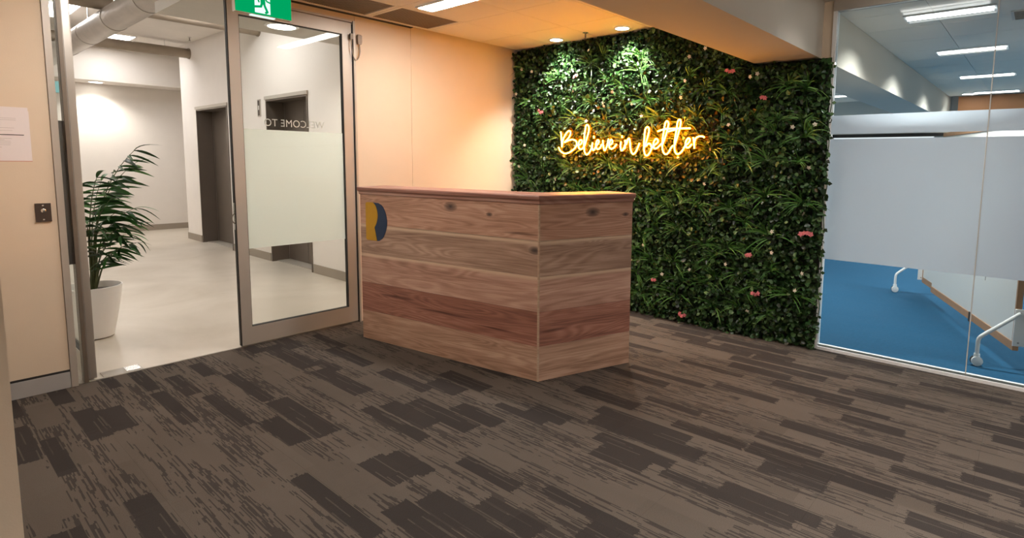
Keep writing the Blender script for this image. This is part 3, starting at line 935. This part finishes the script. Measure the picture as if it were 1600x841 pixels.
# strand of ivy down the right-hand edge
mm = MB()
pts = [(-0.075 - 0.01 * math.sin(k * 1.1), 1.222 + 0.009 * math.sin(k * 1.7) - 2.87, 2.14 - 0.085 * k) for k in range(25)]
mm.tube(smoothpath(pts, 3), 0.003, 5)
for k, p in enumerate(pts):
    if k % 2 == 0 or r.random() < 0.3:
        s = r.choice((-1, 1)); L = r.uniform(0.03, 0.042); p = Vector(p)
        d = Vector((-0.2, -0.8 * (1 if r.random() < 0.7 else -1), r.uniform(-0.8, 0.4))).normalized(); q = Vector((-1, 0, 0)).cross(d)
        mm.add([tuple(x) for x in (p, p + d * L * 0.4 + q * L * 0.42, p + d * L, p + d * L * 0.4 - q * L * 0.42)], [(0, 1, 2), (0, 2, 3)])
me = bpy.data.meshes.new('ivy_strand'); me.from_pydata(mm.v, [], mm.f); me.materials.append(M['leaf_green'])
link('ivy_strand', me, lw)['label'] = 'thin ivy strand down the right edge'

# ================================================================ NEON SIGN
neon = thing('neon_sign', 'glowing orange neon script reading Believe in better', 'neon sign', (GX - 0.20, 3.0, 1.65))
NEON = [
    [(-0.702, 0.080), (-0.694, 0.022), (-0.689, -0.032), (-0.686, -0.074)],
    [(-0.686, -0.074), (-0.671, 0.001), (-0.637, 0.055), (-0.602, 0.085), (-0.578, 0.075), (-0.581, 0.044), (-0.610, 0.007), (-0.653, -0.027), (-0.605, -0.010), (-0.553, -0.001), (-0.509, -0.015), (-0.496, -0.042), (-0.508, -0.075), (-0.551, -0.108), (-0.603, -0.132), (-0.655, -0.137), (-0.701, -0.115), (-0.730, -0.075)],
    [(-0.487, -0.058), (-0.449, -0.049), (-0.431, -0.024), (-0.441, -0.006), (-0.462, -0.015), (-0.474, -0.048), (-0.469, -0.082), (-0.448, -0.097), (-0.416, -0.082), (-0.398, -0.056)],
    [(-0.398, -0.063), (-0.375, 0.003), (-0.355, 0.062), (-0.350, 0.108), (-0.367, 0.137), (-0.386, 0.127), (-0.397, 0.076), (-0.404, 0.010), (-0.407, -0.062), (-0.397, -0.122), (-0.375, -0.149), (-0.347, -0.136), (-0.323, -0.103), (-0.305, -0.067)],
    [(-0.304, -0.034), (-0.308, -0.077), (-0.296, -0.107), (-0.278, -0.096), (-0.260, -0.067), (-0.234, -0.041), (-0.230, -0.017), (-0.246, -0.011), (-0.260, -0.038), (-0.259, -0.077), (-0.241, -0.098), (-0.213, -0.084), (-0.196, -0.052)],
    [(-0.291, 0.029), (-0.287, 0.007)],
    [(-0.183, -0.013), (-0.178, -0.058), (-0.163, -0.109), (-0.144, -0.091), (-0.129, -0.052), (-0.118, -0.001)],
    [(-0.115, -0.065), (-0.080, -0.046), (-0.072, -0.022), (-0.090, -0.009), (-0.106, -0.040), (-0.107, -0.078), (-0.083, -0.095), (-0.052, -0.082), (-0.025, -0.052)],
    [(0.023, -0.029), (0.018, -0.073), (0.030, -0.112), (0.051, -0.098), (0.067, -0.061)],
    [(0.032, 0.026), (0.036, 0.006)],
    [(0.073, -0.014), (0.070, -0.055), (0.067, -0.095)],
    [(0.064, -0.020), (0.081, -0.055), (0.098, -0.008), (0.113, -0.005), (0.123, -0.043), (0.126, -0.080), (0.139, -0.124), (0.161, -0.144), (0.190, -0.118), (0.210, -0.075), (0.222, -0.046)],
    [(0.278, -0.081), (0.301, -0.009), (0.316, 0.046), (0.317, 0.082), (0.301, 0.096), (0.280, 0.077), (0.273, 0.016), (0.270, -0.045), (0.272, -0.106), (0.284, -0.147), (0.309, -0.156), (0.336, -0.124), (0.349, -0.088), (0.337, -0.057), (0.313, -0.052), (0.294, -0.072)],
    [(0.342, -0.100), (0.379, -0.064), (0.410, -0.040), (0.409, -0.018), (0.391, -0.010), (0.371, -0.034), (0.366, -0.070), (0.380, -0.095), (0.408, -0.088), (0.434, -0.065), (0.449, -0.052)],
    [(0.458, -0.059), (0.486, 0.012), (0.504, 0.076), (0.510, 0.123), (0.494, 0.141), (0.478, 0.123), (0.470, 0.072), (0.459, 0.001), (0.456, -0.071), (0.467, -0.124), (0.492, -0.146), (0.518, -0.131), (0.543, -0.089), (0.560, -0.071)],
    [(0.575, -0.072), (0.602, 0.010), (0.622, 0.085), (0.627, 0.135), (0.611, 0.150), (0.597, 0.126), (0.590, 0.068), (0.579, -0.007), (0.575, -0.084), (0.587, -0.131), (0.611, -0.144), (0.643, -0.125), (0.667, -0.090), (0.679, -0.070)],
    [(0.406, 0.055), (0.470, 0.072), (0.543, 0.075), (0.641, 0.074), (0.719, 0.073)],
    [(0.512, 0.051), (0.551, 0.059), (0.596, 0.068)],
    [(0.679, -0.070), (0.704, -0.053), (0.720, -0.024), (0.703, -0.010), (0.685, -0.032), (0.679, -0.061), (0.689, -0.086), (0.712, -0.086), (0.737, -0.061)],
    [(0.748, -0.004), (0.756, -0.039), (0.763, -0.097)],
    [(0.759, -0.051), (0.772, -0.012), (0.802, 0.003), (0.833, 0.002), (0.849, -0.005)],
]

for st in NEON:
    pts = [Vector((0, -u, w)) for u, w in st]
    mm = MB().tube(smoothpath(pts, 7), 0.0060, 8)
    mm.build('neon_tube', 'emit_neon', neon, smooth=True)
# added amber sheet following the script, tinting in its orange glow
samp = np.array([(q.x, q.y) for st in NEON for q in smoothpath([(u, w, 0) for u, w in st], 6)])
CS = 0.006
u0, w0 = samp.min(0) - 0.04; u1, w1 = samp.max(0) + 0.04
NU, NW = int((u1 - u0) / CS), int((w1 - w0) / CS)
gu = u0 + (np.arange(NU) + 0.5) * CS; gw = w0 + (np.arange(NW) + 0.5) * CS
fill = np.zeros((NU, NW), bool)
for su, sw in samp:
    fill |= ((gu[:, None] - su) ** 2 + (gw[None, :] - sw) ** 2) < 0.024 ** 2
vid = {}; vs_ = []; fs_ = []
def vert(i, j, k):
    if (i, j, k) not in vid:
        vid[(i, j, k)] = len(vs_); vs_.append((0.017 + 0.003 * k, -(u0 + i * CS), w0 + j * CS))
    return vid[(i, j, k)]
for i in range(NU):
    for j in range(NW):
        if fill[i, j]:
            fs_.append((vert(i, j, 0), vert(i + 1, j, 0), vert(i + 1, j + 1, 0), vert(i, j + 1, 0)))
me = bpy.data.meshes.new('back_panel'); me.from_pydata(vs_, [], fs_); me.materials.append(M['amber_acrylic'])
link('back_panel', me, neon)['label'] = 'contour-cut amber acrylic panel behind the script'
for u, w in ((-0.72, 0.03), (-0.10, -0.05), (0.33, 0.0), (0.62, -0.05), (-0.42, 0.1), (0.1, 0.0)):
    MB().tube([(0.008, -u, w), (0.165, -u, w)], 0.003, 6).build('standoff', 'bronze', neon)

# ================================================================ POTTED PALM
palm = thing('potted_palm', 'leafy green palm in a tall white pot inside the lobby', 'potted plant', (1.0, 5.62, 0))
MB().lathe([(0.105, 0.0), (0.122, 0.01), (0.150, 0.14), (0.178, 0.30), (0.192, 0.40), (0.196, 0.415), (0.186, 0.418), (0.176, 0.395), (0.170, 0.36)], 36).build('pot', 'pot_white', palm, smooth=True)
MB().lathe([(0.02, 0.350), (0.171, 0.352), (0.168, 0.368), (0.09, 0.380), (0.01, 0.384)], 24).build('soil', 'soil', palm, smooth=True)
def leaflet_mesh(k):
    vs = []; fs = []; N = 6
    for i in range(N + 1):
        u = i / N
        w = 0.085 * math.sin(PI * min(1, u * 0.93 + 0.07)) ** 0.8
        zz = -0.42 * u ** 2 * (0.6 + 0.5 * k)
        vs += [(-w, u, zz + w * 0.35), (0, u, zz), (w, u, zz + w * 0.35)]
    for i in range(N):
        a_ = 3 * i
        fs += [(a_, a_ + 1, a_ + 4, a_ + 3), (a_ + 1, a_ + 2, a_ + 5, a_ + 4)]
    me = bpy.data.meshes.new('leaflet'); me.from_pydata(vs, [], fs); me.materials.append(M['palm_green'])
    me.polygons.foreach_set('use_smooth', [True] * len(fs))
    return me
lmesh = [leaflet_mesh(k) for k in range(3)]
r = random.Random(21)
FR = [  # azimuth (deg from +x), length, start elevation, bend, first leaflet fraction
    (-45, 1.20, 85, 32, 0.68), (-20, 1.06, 88, 34, 0.62), (165, 1.25, 82, 32, 0.66), (140, 1.10, 86, 30, 0.64),
    (-75, 0.84, 84, 42, 0.58), (-35, 0.76, 84, 46, 0.55), (60, 0.95, 85, 36, 0.58), (190, 0.90, 78, 44, 0.55),
    (-100, 0.70, 82, 48, 0.52), (-55, 0.60, 78, 54, 0.50), (140, 0.80, 80, 46, 0.52), (-12, 0.50, 74, 54, 0.48),
    (-140, 1.08, 86, 34, 0.60), (-70, 0.42, 70, 50, 0.46), (-48, 0.48, 76, 58, 0.46), (-85, 0.98, 89, 38, 0.60), (-30, 0.64, 86, 56, 0.52), (-60, 0.72, 89, 50, 0.55), (-120, 0.58, 80, 52, 0.5)]
for az, LN, el0, bend, f0 in FR:
    az = math.radians(az); p = Vector((math.cos(az) * 0.02, math.sin(az) * 0.02, 0.37)); N = 20; P = [p.copy()]; T = []
    for i in range(N):
        u = i / N
        el = math.radians(el0 - bend * 2.0 * max(0, u - 0.25) ** 1.3)
        d = Vector((math.cos(az) * math.cos(el), math.sin(az) * math.cos(el), math.sin(el)))
        T.append(d); p = p + d * (LN / N); P.append(p.copy())
    T.append(T[-1])
    fo_ = MB().tube(P, 0.008, 6, taper=0.25).build('frond', 'palm_stem', palm, smooth=True)
    K = max(5, int(8.5 * LN * (1 - f0) / 0.45))
    for i in range(K + 1):
        u = f0 + (1 - f0) * i / K
        j = min(N, int(u * N)); base = P[j].lerp(P[min(N, j + 1)], u * N - j if j < N else 0); t = T[j]
        sd = t.cross(Vector((0, 0, 1))).normalized(); upv = sd.cross(t).normalized()
        for s in (-1, 1):
            if i == K and s == 1:
                dr = t.copy()
            else:
                ang = math.radians(r.uniform(42, 70))
                dr = (t * math.cos(ang) + sd * s * math.sin(ang) + Vector((0, 0, -0.30))).normalized()
            L = r.uniform(0.13, 0.20) * (0.8 + 0.4 * math.sin(PI * (0.25 + 0.65 * (i / K))))
            L *= 0.75 if LN < 0.6 else 1.0
            nn = upv - dr * upv.dot(dr); nn.normalize()
            xx = dr.cross(nn)
            mt = Matrix(((xx.x, dr.x, nn.x, 0), (xx.y, dr.y, nn.y, 0), (xx.z, dr.z, nn.z, 0), (0, 0, 0, 1)))
            o = link('leaflet', r.choice(lmesh), fo_)
            wf_ = r.uniform(0.7, 1.15)
            o.matrix_basis = Matrix.Translation(base) @ mt @ Matrix.Diagonal((L * wf_, L, L, 1))

# ================================================================ LAMPS
def spot(parent, loc, rot, watts, angle, blend, color, radius=0.04):
    ld = bpy.data.lights.new('lamp', 'SPOT'); ld.energy = watts; ld.spot_size = math.radians(angle); ld.spot_blend = blend
    ld.color = color; ld.shadow_soft_size = radius
    o = bpy.data.objects.new('lamp', ld); COL.objects.link(o); o.parent = parent; o.location = loc; o.rotation_euler = rot
    return o
def downlight(label, x, y, z, rad, watts, angle, tilt=(0, 0, 0), group=None, col=(1.0, 0.94, 0.84), emat='emit_down'):
    o = thing('downlight', label, 'downlight', (x, y, z), group=group)
    MB().lathe([(rad * 1.22, 0.0), (rad * 1.22, -0.004), (rad * 1.05, -0.010), (rad * 0.99, -0.010), (rad * 0.97, -0.002)], 32, cap=False).build('trim_ring', 'white_metal', o, smooth=True)
    MB().lathe([(rad * 0.97, -0.0015), (rad * 0.97, -0.005), (rad * 0.6, -0.0075), (0.002, -0.008)], 32).build('lens', emat, o)
    if watts:
        spot(o, (0, 0, -0.03), tilt, watts, angle, 0.7, col)
    return o
downlight('round downlight nearer the cream wall above the plant wall', 4.425, 3.74, H - 0.0005, 0.062, 75, 112, (0, math.radians(-8), 0), 'downlights above the plant wall')
downlight('round downlight nearer the beam above the plant wall', 4.41, 2.955, H - 0.0005, 0.062, 75, 112, (0, math.radians(-8), 0), 'downlights above the plant wall')
downlight('large round downlight in the soffit behind the exit sign', 2.577, 5.62, 2.6895, 0.125, 30, 150)
downlight('round downlight over the far lobby wall behind the palm', 2.56, 12.88, 2.7495, 0.10, 42, 130)
downlight('round downlight at the far end of the meeting room', 11.9, 1.02, H - 0.0005, 0.10, 0, 90, emat='emit_meeting')

def linear_light(label, x, y, z, w, ln, emat, watts, color, spread, group, louvres=0, emat2=None):
    o = thing('linear_ceiling_light', label, 'ceiling light', (x, y, z), group=group)
    t = 0.014
    for q in ((-w / 2, -w / 2 + t, -ln / 2, ln / 2), (w / 2 - t, w / 2, -ln / 2, ln / 2), (-w / 2 + t, w / 2 - t, -ln / 2, -ln / 2 + t), (-w / 2 + t, w / 2 - t, ln / 2 - t, ln / 2)):
        MB().box(q[0], q[1], q[2], q[3], -0.012, -0.0005).build('frame', 'white_metal', o)
    if louvres == 0:
        MB().box(-w / 2 + t, w / 2 - t, -ln / 2 + t, ln / 2 - t, -0.008, -0.002).build('diffuser', emat, o)
    else:
        MB().box(-w / 2 + t, w / 2 - t, -ln / 2 + t, ln / 2 - t, -0.003, -0.001).build('reflector', 'white_metal', o)
        for xx, rr, em in ((-w * 0.18, 0.009, emat), (w * 0.2, 0.007, emat2 or emat)):  # second rod stands for the louvre reflection where given the weak glow
            MB().tube([(xx, -ln / 2 + t + 0.005, -0.020), (xx, ln / 2 - t - 0.005, -0.020)], rr, 10).build('tube', em, o)
        for k in range(louvres):
            yy = -ln / 2 + t + (ln - 2 * t) * (k + 0.5) / louvres
            MB().box(-w / 2 + t, w / 2 - t, yy - 0.0015, yy + 0.0015, -0.006, -0.003).build('louvre', 'white_metal', o)
    if watts:
        ld = bpy.data.lights.new('lamp', 'AREA'); ld.shape = 'RECTANGLE'; ld.size = 0.017; ld.size_y = ln * 0.92
        ld.energy = watts; ld.color = color; ld.spread = math.radians(spread)
        lo = bpy.data.objects.new('lamp', ld); COL.objects.link(lo); lo.parent = o; lo.location = (-w * 0.18, 0, -0.036)
    return o
G1 = 'louvred lights in the reception ceiling'
linear_light('bright louvred strip light in the reception ceiling beside the grilles', 2.905, 3.245, H - 0.0005, 0.17, 1.2, 'emit_strip', 0, (1, .95, .88), 150, G1)
linear_light('strip light in the reception ceiling above the open door', 0.95, 3.2, H - 0.0005, 0.17, 1.2, 'emit_troffer', 0, (1, .95, .88), 150, G1)  # out of view, added because the room needs its light
for k, (x, y) in enumerate(((4.08, 0.65), (2.2, -0.15), (0.4, -0.15), (2.2, -1.7), (0.4, -1.7), (-1.4, -1.7), (-1.4, -0.15), (3.9, -1.0))):  # all but the first are unseen lamps added to light the reception
    linear_light(['troffer light over the glass partition beside the beam', 'middle troffer light along the beam, reception side', 'troffer light along the beam nearest the camera', 'near row middle troffer light in the reception', 'near row troffer light behind the camera', 'troffer light in the rear left corner of the reception', 'troffer light beside the near side wall', 'near row troffer light over the glass partition'][k], x, y, H - 0.0005, 0.26, 0.58, 'emit_troffer_dim', 9.5 if k else 3.5, (1, .965, .92), 125, 'troffers in the near reception ceiling', 9)
names = ['nearest meeting room troffer light with two bright tubes', 'second meeting room troffer light from the glass', 'third meeting room troffer light from the glass', 'farthest meeting room troffer light near the timber fascia']
for k, x in enumerate((5.60, 7.45, 9.62, 11.75)):
    linear_light(names[k], x, 0.65, H - 0.0005, 0.28, 0.60, 'emit_meeting', L_MEETING, (1.0, 0.98, 0.95), 138, 'meeting room troffers', 9, 'emit_faint')
linear_light('meeting room light beyond the beam', 11.0, 2.95, H - 0.0005, 0.28, 0.60, 'emit_meeting', L_MEETING, (1.0, 0.98, 0.95), 138, 'meeting room troffers', 9, 'emit_faint')
for k, (x, y) in enumerate(((5.60, -1.35), (9.62, -1.35))):
    linear_light(['right-hand meeting room troffer light nearest the glass', 'right-hand meeting room troffer light far from the glass'][k], x, y, H - 0.0005, 0.28, 0.60, 'emit_meeting', L_MEETING, (1.0, 0.98, 0.95), 138, 'meeting room troffers', 9, 'emit_faint')
linear_light('meeting room light behind the plant wall', 6.6, 3.1, H - 0.0005, 0.28, 0.60, 'emit_meeting', L_MEETING, (1.0, 0.98, 0.95), 138, 'meeting room troffers', 9, 'emit_faint')
LOB = [(1.62, 9.75, 'bright lobby ceiling panel behind the duct'), (2.6, 7.4, 'lobby ceiling panel above the closed glass door'), (0.1, 8.0, 'lobby ceiling panel left of the duct'), (0.2, 11.6, 'far lobby ceiling panel left of the duct'), (2.6, 11.6, 'far lobby ceiling panel right of the duct')]
for x, y, lb in LOB:
    linear_light(lb, x, y, LH - 0.0005, 0.30, 1.2, 'emit_lobby', 0, (1, .95, .88), 150, 'lobby ceiling panels')
linear_light('ceiling panel in the lobby just inside the open door', -0.2, 5.6, LH - 0.0005, 0.30, 0.9, 'emit_lobby', 0, (1, .95, .88), 150, 'lobby soffit panels')
linear_light('panel light in the soffit over the lobby corridor', 4.4, 5.3, 2.6895, 0.30, 0.6, 'emit_lobby', 0, (1, .95, .88), 150, 'lobby soffit panels')

# ================================================================ CEILING FITTINGS
for k, (x0, x1, y0, y1) in enumerate(GRILLE_CELLS):
    o = thing('ceiling_grille', ['bronze return air grille in the ceiling beside the strip light', 'bronze return air grille in the ceiling above the closed glass door'][k], 'air grille', ((x0 + x1) / 2, (y0 + y1) / 2, H), group='ceiling return air grilles')
    w, d = (x1 - x0) / 2 - 0.003, (y1 - y0) / 2 - 0.003; t = 0.030
    for q in ((-w, w, -d, -d + t), (-w, w, d - t, d), (-w, -w + t, -d + t, d - t), (w - t, w, -d + t, d - t)):
        MB().box(q[0], q[1], q[2], q[3], 0.0, 0.02).build('frame_side', 'ceiling_tile', o)
    mm = MB()
    n_ = 34
    for i in range(n_):
        xx = -w + t + (2 * w - 2 * t) * (i + 0.5) / n_
        mm.box(xx - 0.0055, xx + 0.0055, -d + t, d - t, 0.006, 0.018)
    g = mm.build('grille_core', 'grille_bronze', o); g['kind'] = 'stuff'
    MB().box(-w + t, w - t, -d + t, d - t, 0.019, 0.024).build('duct_back', 'grille_bronze', o)

def sprinkler(label, x, y, z):
    o = thing('sprinkler', label, 'sprinkler', (x, y, z), group='ceiling sprinklers')
    MB().lathe([(0.028, 0), (0.028, -0.004), (0.012, -0.010), (0.010, -0.012)], 18).build('rose', 'chrome', o, smooth=True)
    MB().lathe([(0.008, -0.012), (0.008, -0.042), (0.005, -0.05)], 10).build('stem', 'bronze', o)
    MB().lathe([(0.005, -0.05), (0.016, -0.053), (0.016, -0.056), (0.004, -0.057)], 14).build('deflector', 'bronze', o)
sprinkler('small fire sprinkler between the two downlights', 4.36, 3.33, H - 0.0005)
sprinkler('small fire sprinkler in the high lobby ceiling', 3.287, 10.356, LH - 0.0005)

# lobby services
duct = thing('air_duct', 'large silver round air duct under the lobby ceiling', 'air duct', (1.76, 9.2, 2.935))
MB().tube([(0, DY + 0.11 - 9.2, 0), (0, 12.59 - 9.2, 0)], 0.132, 32).build('duct_run', 'galvanised', duct, smooth=True)
for y in (5.4, 6.6, 7.8, 9.0, 10.2, 11.4):
    MB().tube([(0, y - 9.2 - 0.012, 0), (0, y - 9.2 + 0.012, 0)], 0.1365, 32).build('duct_collar', 'galvanised', duct, smooth=True)
    MB().tube([(0, y - 9.2, 0.13), (0, y - 9.2, LH - 2.935 - 0.001)], 0.006, 6).build('hanger_rod', 'chrome', duct)
for nm, y, rad, lb in (('service_pipe', 8.22, 0.066, 'brown service pipe nearest the lobby soffit edge'), ('service_pipe', 10.92, 0.078, 'thick brown service pipe farther back crossing the lobby')):
    o = thing(nm, lb, 'pipe', (1.0, y, 3.150), group='lobby service pipes')
    MB().tube([(-2.59, 0, 0), (LX - 1.0 - 0.001, 0, 0)], rad, 20).build('pipe_run', 'copper_pipe', o, smooth=True)
    MB().tube([(LX - 1.0 - 0.02, 0, 0), (LX - 1.0 - 0.001, 0, 0)], rad * 1.12, 20).build('wall_collar', 'copper_pipe', o, smooth=True)
    for x in (-1.0, 0.1, 2.1):
        MB().tube([(x, 0, rad), (x, 0, LH - 3.150 - 0.001)], 0.006, 6).build('hanger_rod', 'chrome', o)

# lift position indicator
o = thing('lift_indicator', 'narrow dark lift indicator panel beside the nearer lift', 'indicator', (LX, 8.285, 2.005))
MB().box(-0.012, -0.001, -0.045, 0.045, 0, 0.235).build('plate', 'aluminium', o)
MB().box(-0.014, -0.0122, -0.030, 0.030, 0.015, 0.22).build('screen', 'switch_brown', o)
MB().box(-0.0155, -0.0142, -0.012, 0.012, 0.09, 0.15).build('arrow', 'etched_white', o)

# ================================================================ EXIT SIGNS
ex = thing('exit_sign', 'green running man exit sign hanging before the door head', 'exit sign', (1.765, 4.1, 2.395))
EW = 0.188
MB().box(-EW, EW, 0.002, 0.045, 0.0, 0.19).build('housing', 'exit_frame', ex)
MB().box(-EW + 0.003, EW - 0.003, -0.002, 0.0018, 0.004, 0.186).build('green_panel', 'emit_green', ex)
MB().box(-0.062, 0.040, -0.0034, -0.0021, 0.014, 0.165).build('doorway_symbol', 'emit_pict', ex)
MB().box(-0.085, 0.075, 0.006, 0.038, -0.006, -0.0002).build('lamp_lens', 'emit_pict', ex)
for x in (-0.10, 0.10):
    MB().tube([(x, 0.022, 0.19), (x, 0.022, H - 2.395 - 0.001)], 0.006, 8).build('hanger', 'exit_frame', ex)
def limb(pts, w):
    mm = MB()
    for (a_, b_) in zip(pts[:-1], pts[1:]):
        a2 = Vector(a_); b2 = Vector(b_); d = (b2 - a2).normalized(); n_ = Vector((-d.y, d.x)) * w; e_ = d * w * 0.5
        q = [a2 - e_ + n_, a2 - e_ - n_, b2 + e_ - n_, b2 + e_ + n_]
        mm.add([(p.x, -0.0046, p.y) for p in q] + [(p.x, -0.0036, p.y) for p in q], [(0, 1, 2, 3), (7, 6, 5, 4), (0, 4, 5, 1), (1, 5, 6, 2), (2, 6, 7, 3), (3, 7, 4, 0)])
    return mm
mm = limb([(-0.010, 0.125), (-0.008, 0.085)], 0.016)
for pts, w in (([(-0.012, 0.086), (-0.022, 0.058), (-0.068, 0.050)], 0.0075), ([(-0.004, 0.086), (0.006, 0.058), (0.020, 0.028), (0.008, 0.020)], 0.0075),
               ([(-0.018, 0.126), (-0.042, 0.108), (-0.034, 0.085)], 0.005), ([(0.002, 0.126), (0.018, 0.098), (0.038, 0.092)], 0.005)):
    k_ = limb(pts, w); mm.add(k_.v, k_.f)
hd = [(0.006 + 0.012 * math.cos(a_ * PI / 8), 0.147 + 0.012 * math.sin(a_ * PI / 8)) for a_ in range(16)]
mm.add([(p[0], -0.0046, p[1]) for p in hd] + [(p[0], -0.0036, p[1]) for p in hd], [tuple(range(16)), tuple(range(31, 15, -1))] + [(i, (i + 1) % 16, 16 + (i + 1) % 16, 16 + i) for i in range(16)])
mm.build('running_figure', 'emit_green', ex)
ex2 = thing('exit_sign', 'small far exit sign seen beside the left door frame', 'exit sign', (1.91, 12.64, 2.49))
MB().box(-0.11, 0.11, 0.002, 0.04, 0, 0.19).build('housing', 'exit_frame', ex2)
MB().box(-0.108, 0.108, -0.002, 0.0018, 0.003, 0.187).build('panel', 'emit_cyan', ex2)
mm = limb([(0.0, 0.15), (0.0, 0.09), (-0.03, 0.04)], 0.013); k_ = limb([(0.0, 0.09), (0.03, 0.03)], 0.013); mm.add(k_.v, k_.f)
mm.build('running_figure', 'navy', ex2)
for x in (-0.06, 0.06):
    MB().tube([(x, 0.02, 0.19), (x, 0.02, 2.749 - 2.49)], 0.005, 6).build('hanger', 'exit_frame', ex2)

# ================================================================ SMALL THINGS ON THE CREAM WALL
sw = thing('key_switch', 'small dark square key switch plate beside the door', 'switch', (0.596, DY, 1.095))
MB().box(-0.036, 0.036, -0.010, -0.0005, -0.055, 0.055).build('plate', 'switch_brown', sw)
RX90 = Matrix.Rotation(PI / 2, 4, 'X')
MB().lathe([(0.012, 0.0), (0.012, 0.004), (0.009, 0.006)], 16, Matrix.Translation((0, -0.010, 0.012)) @ RX90).build('key_barrel', 'chrome', sw, smooth=True)
for z in (0.042, -0.042):
    MB().lathe([(0.005, 0.0), (0.005, 0.0015), (0.003, 0.002)], 10, Matrix.Translation((0, -0.010, z)) @ RX90).build('screw', 'chrome', sw)

n1 = thing('paper_notice', 'white printed paper notice with a black bar on the cream wall', 'notice', (0.460, DY, 1.406))
MB().box(-0.105, 0.105, -0.0020, -0.0011, 0.004, 0.300).build('sheet', 'paper', n1)
MB().box(-0.100, 0.080, -0.0026, -0.0021, 0.140, 0.1445).build('black_bar', 'print_black', n1)
mm = MB(); rr_ = random.Random(2)
for z in (0.235, 0.225, 0.213, 0.200, 0.180, 0.165, 0.120, 0.112, 0.104, 0.094, 0.084, 0.070):
    mm.box(-0.09, rr_.uniform(-0.03, 0.055), -0.0025, -0.0021, z, z + 0.0022)
mm.build('printed_lines', 'print_grey', n1)
n2 = thing('paper_notice', 'second sheet with a red lower edge under the paper notice', 'notice', (0.462, DY, 1.396))
MB().box(-0.105, 0.106, -0.0009, -0.0003, 0.004, 0.290).build('sheet', 'paper', n2)
MB().box(-0.105, 0.106, -0.0012, -0.0003, 0.0, 0.004).build('red_edge', 'paper_red', n2)

# ================================================================ MOBILE WHITEBOARD
wb = thing('mobile_whiteboard', 'white mobile whiteboard with timber edges on castors', 'whiteboard', (5.150, 0.030, 0), math.atan2(0.89, 2.29))
NEARX = 1.98
MB().box(0.018, NEARX - 0.002, 0.006, 0.030, 0.19, 1.72).build('board_panel', 'board_white', wb)
MB().box(0.0, NEARX, 0.0, 0.036, 0.13, 0.189).build('bottom_rail', 'beech', wb)
MB().box(0.0, NEARX, 0.0, 0.036, 1.721, 1.76).build('top_rail', 'beech', wb)
MB().box(0.0, 0.0175, 0.0, 0.036, 0.1895, 1.7205).build('end_stile', 'beech', wb)
MB().box(NEARX - 0.25, 2.44, -0.034, -0.004, 0.20, 1.72).build('rear_panel', 'board_white', wb)
MB().box(NEARX - 0.25, 2.46, -0.040, -0.001, 0.14, 0.199).build('bottom_rail', 'beech', wb)
MB().box(2.441, 2.46, -0.040, -0.001, 0.1995, 1.72).build('end_stile', 'beech', wb)
MB().box(0.82, 0.85, 0.0365, 0.046, 0.12, 0.20).build('latch', 'black_rubber', wb)
for x in (0.6, 1.25):
    MB().box(x, x + 0.004, 0.0301, 0.034, 0.52, 0.60).build('panel_clip', 'skirting_grey', wb)
for xe, xl in ((-0.012, -0.006), (2.461, 2.467)):
    br = MB().box(xe, xe + 0.011, -0.040, 0.040, 0.165, 0.43).build('leg_bracket', 'white_metal', wb)
    for z in (0.19, 0.405):
        MB().lathe([(0.007, 0), (0.007, 0.003), (0.004, 0.004)], 10, Matrix.Translation((xe, 0.01, z)) @ Matrix.Rotation(-PI / 2, 4, 'Y')).build('bolt', 'skirting_grey', br)
    for s in (1, -1):
        xx = xl - (0.02 if xe < 0 else -0.02)
        lg = MB().tube(smoothpath([(xx, s * 0.015, 0.405), (xx, s * 0.12, 0.315), (xx, s * 0.215, 0.235), (xx, s * 0.245, 0.20), (xx, s * 0.25, 0.15), (xx, s * 0.25, 0.085)], 4), 0.0135, 12).build('leg', 'white_metal', wb, smooth=True)
        for q in (-0.013, 0.013):
            Mx = Matrix.Translation((xx + q, s * 0.25, 0.036)) @ Matrix.Rotation(PI / 2, 4, 'Y')
            MB().lathe([(0.026, -0.009), (0.035, -0.007), (0.035, 0.007), (0.026, 0.009)], 20, Mx).build('castor_wheel', 'white_metal' if q < 0 else 'black_rubber', lg, smooth=True)
        MB().lathe([(0.016, 0.055), (0.020, 0.07), (0.018, 0.088)], 14, Matrix.Translation((xx, s * 0.25, 0))).build('castor_hood', 'white_metal', lg, smooth=True)

# ceiling grille in the meeting room
o = thing('meeting_room_air_grille', 'dark grey air grille in the meeting room ceiling at far right', 'air grille', (5.95, 0.02, H))
MB().box(-0.16, 0.16, -0.26, 0.26, -0.010, -0.0005).build('frame', 'grey_paint', o)
for k in range(7):
    xx = -0.135 + 0.045 * k
    MB().box(xx - 0.015, xx + 0.015, -0.24, 0.24, -0.014, -0.0102).build('blade', 'grille_bronze', o)
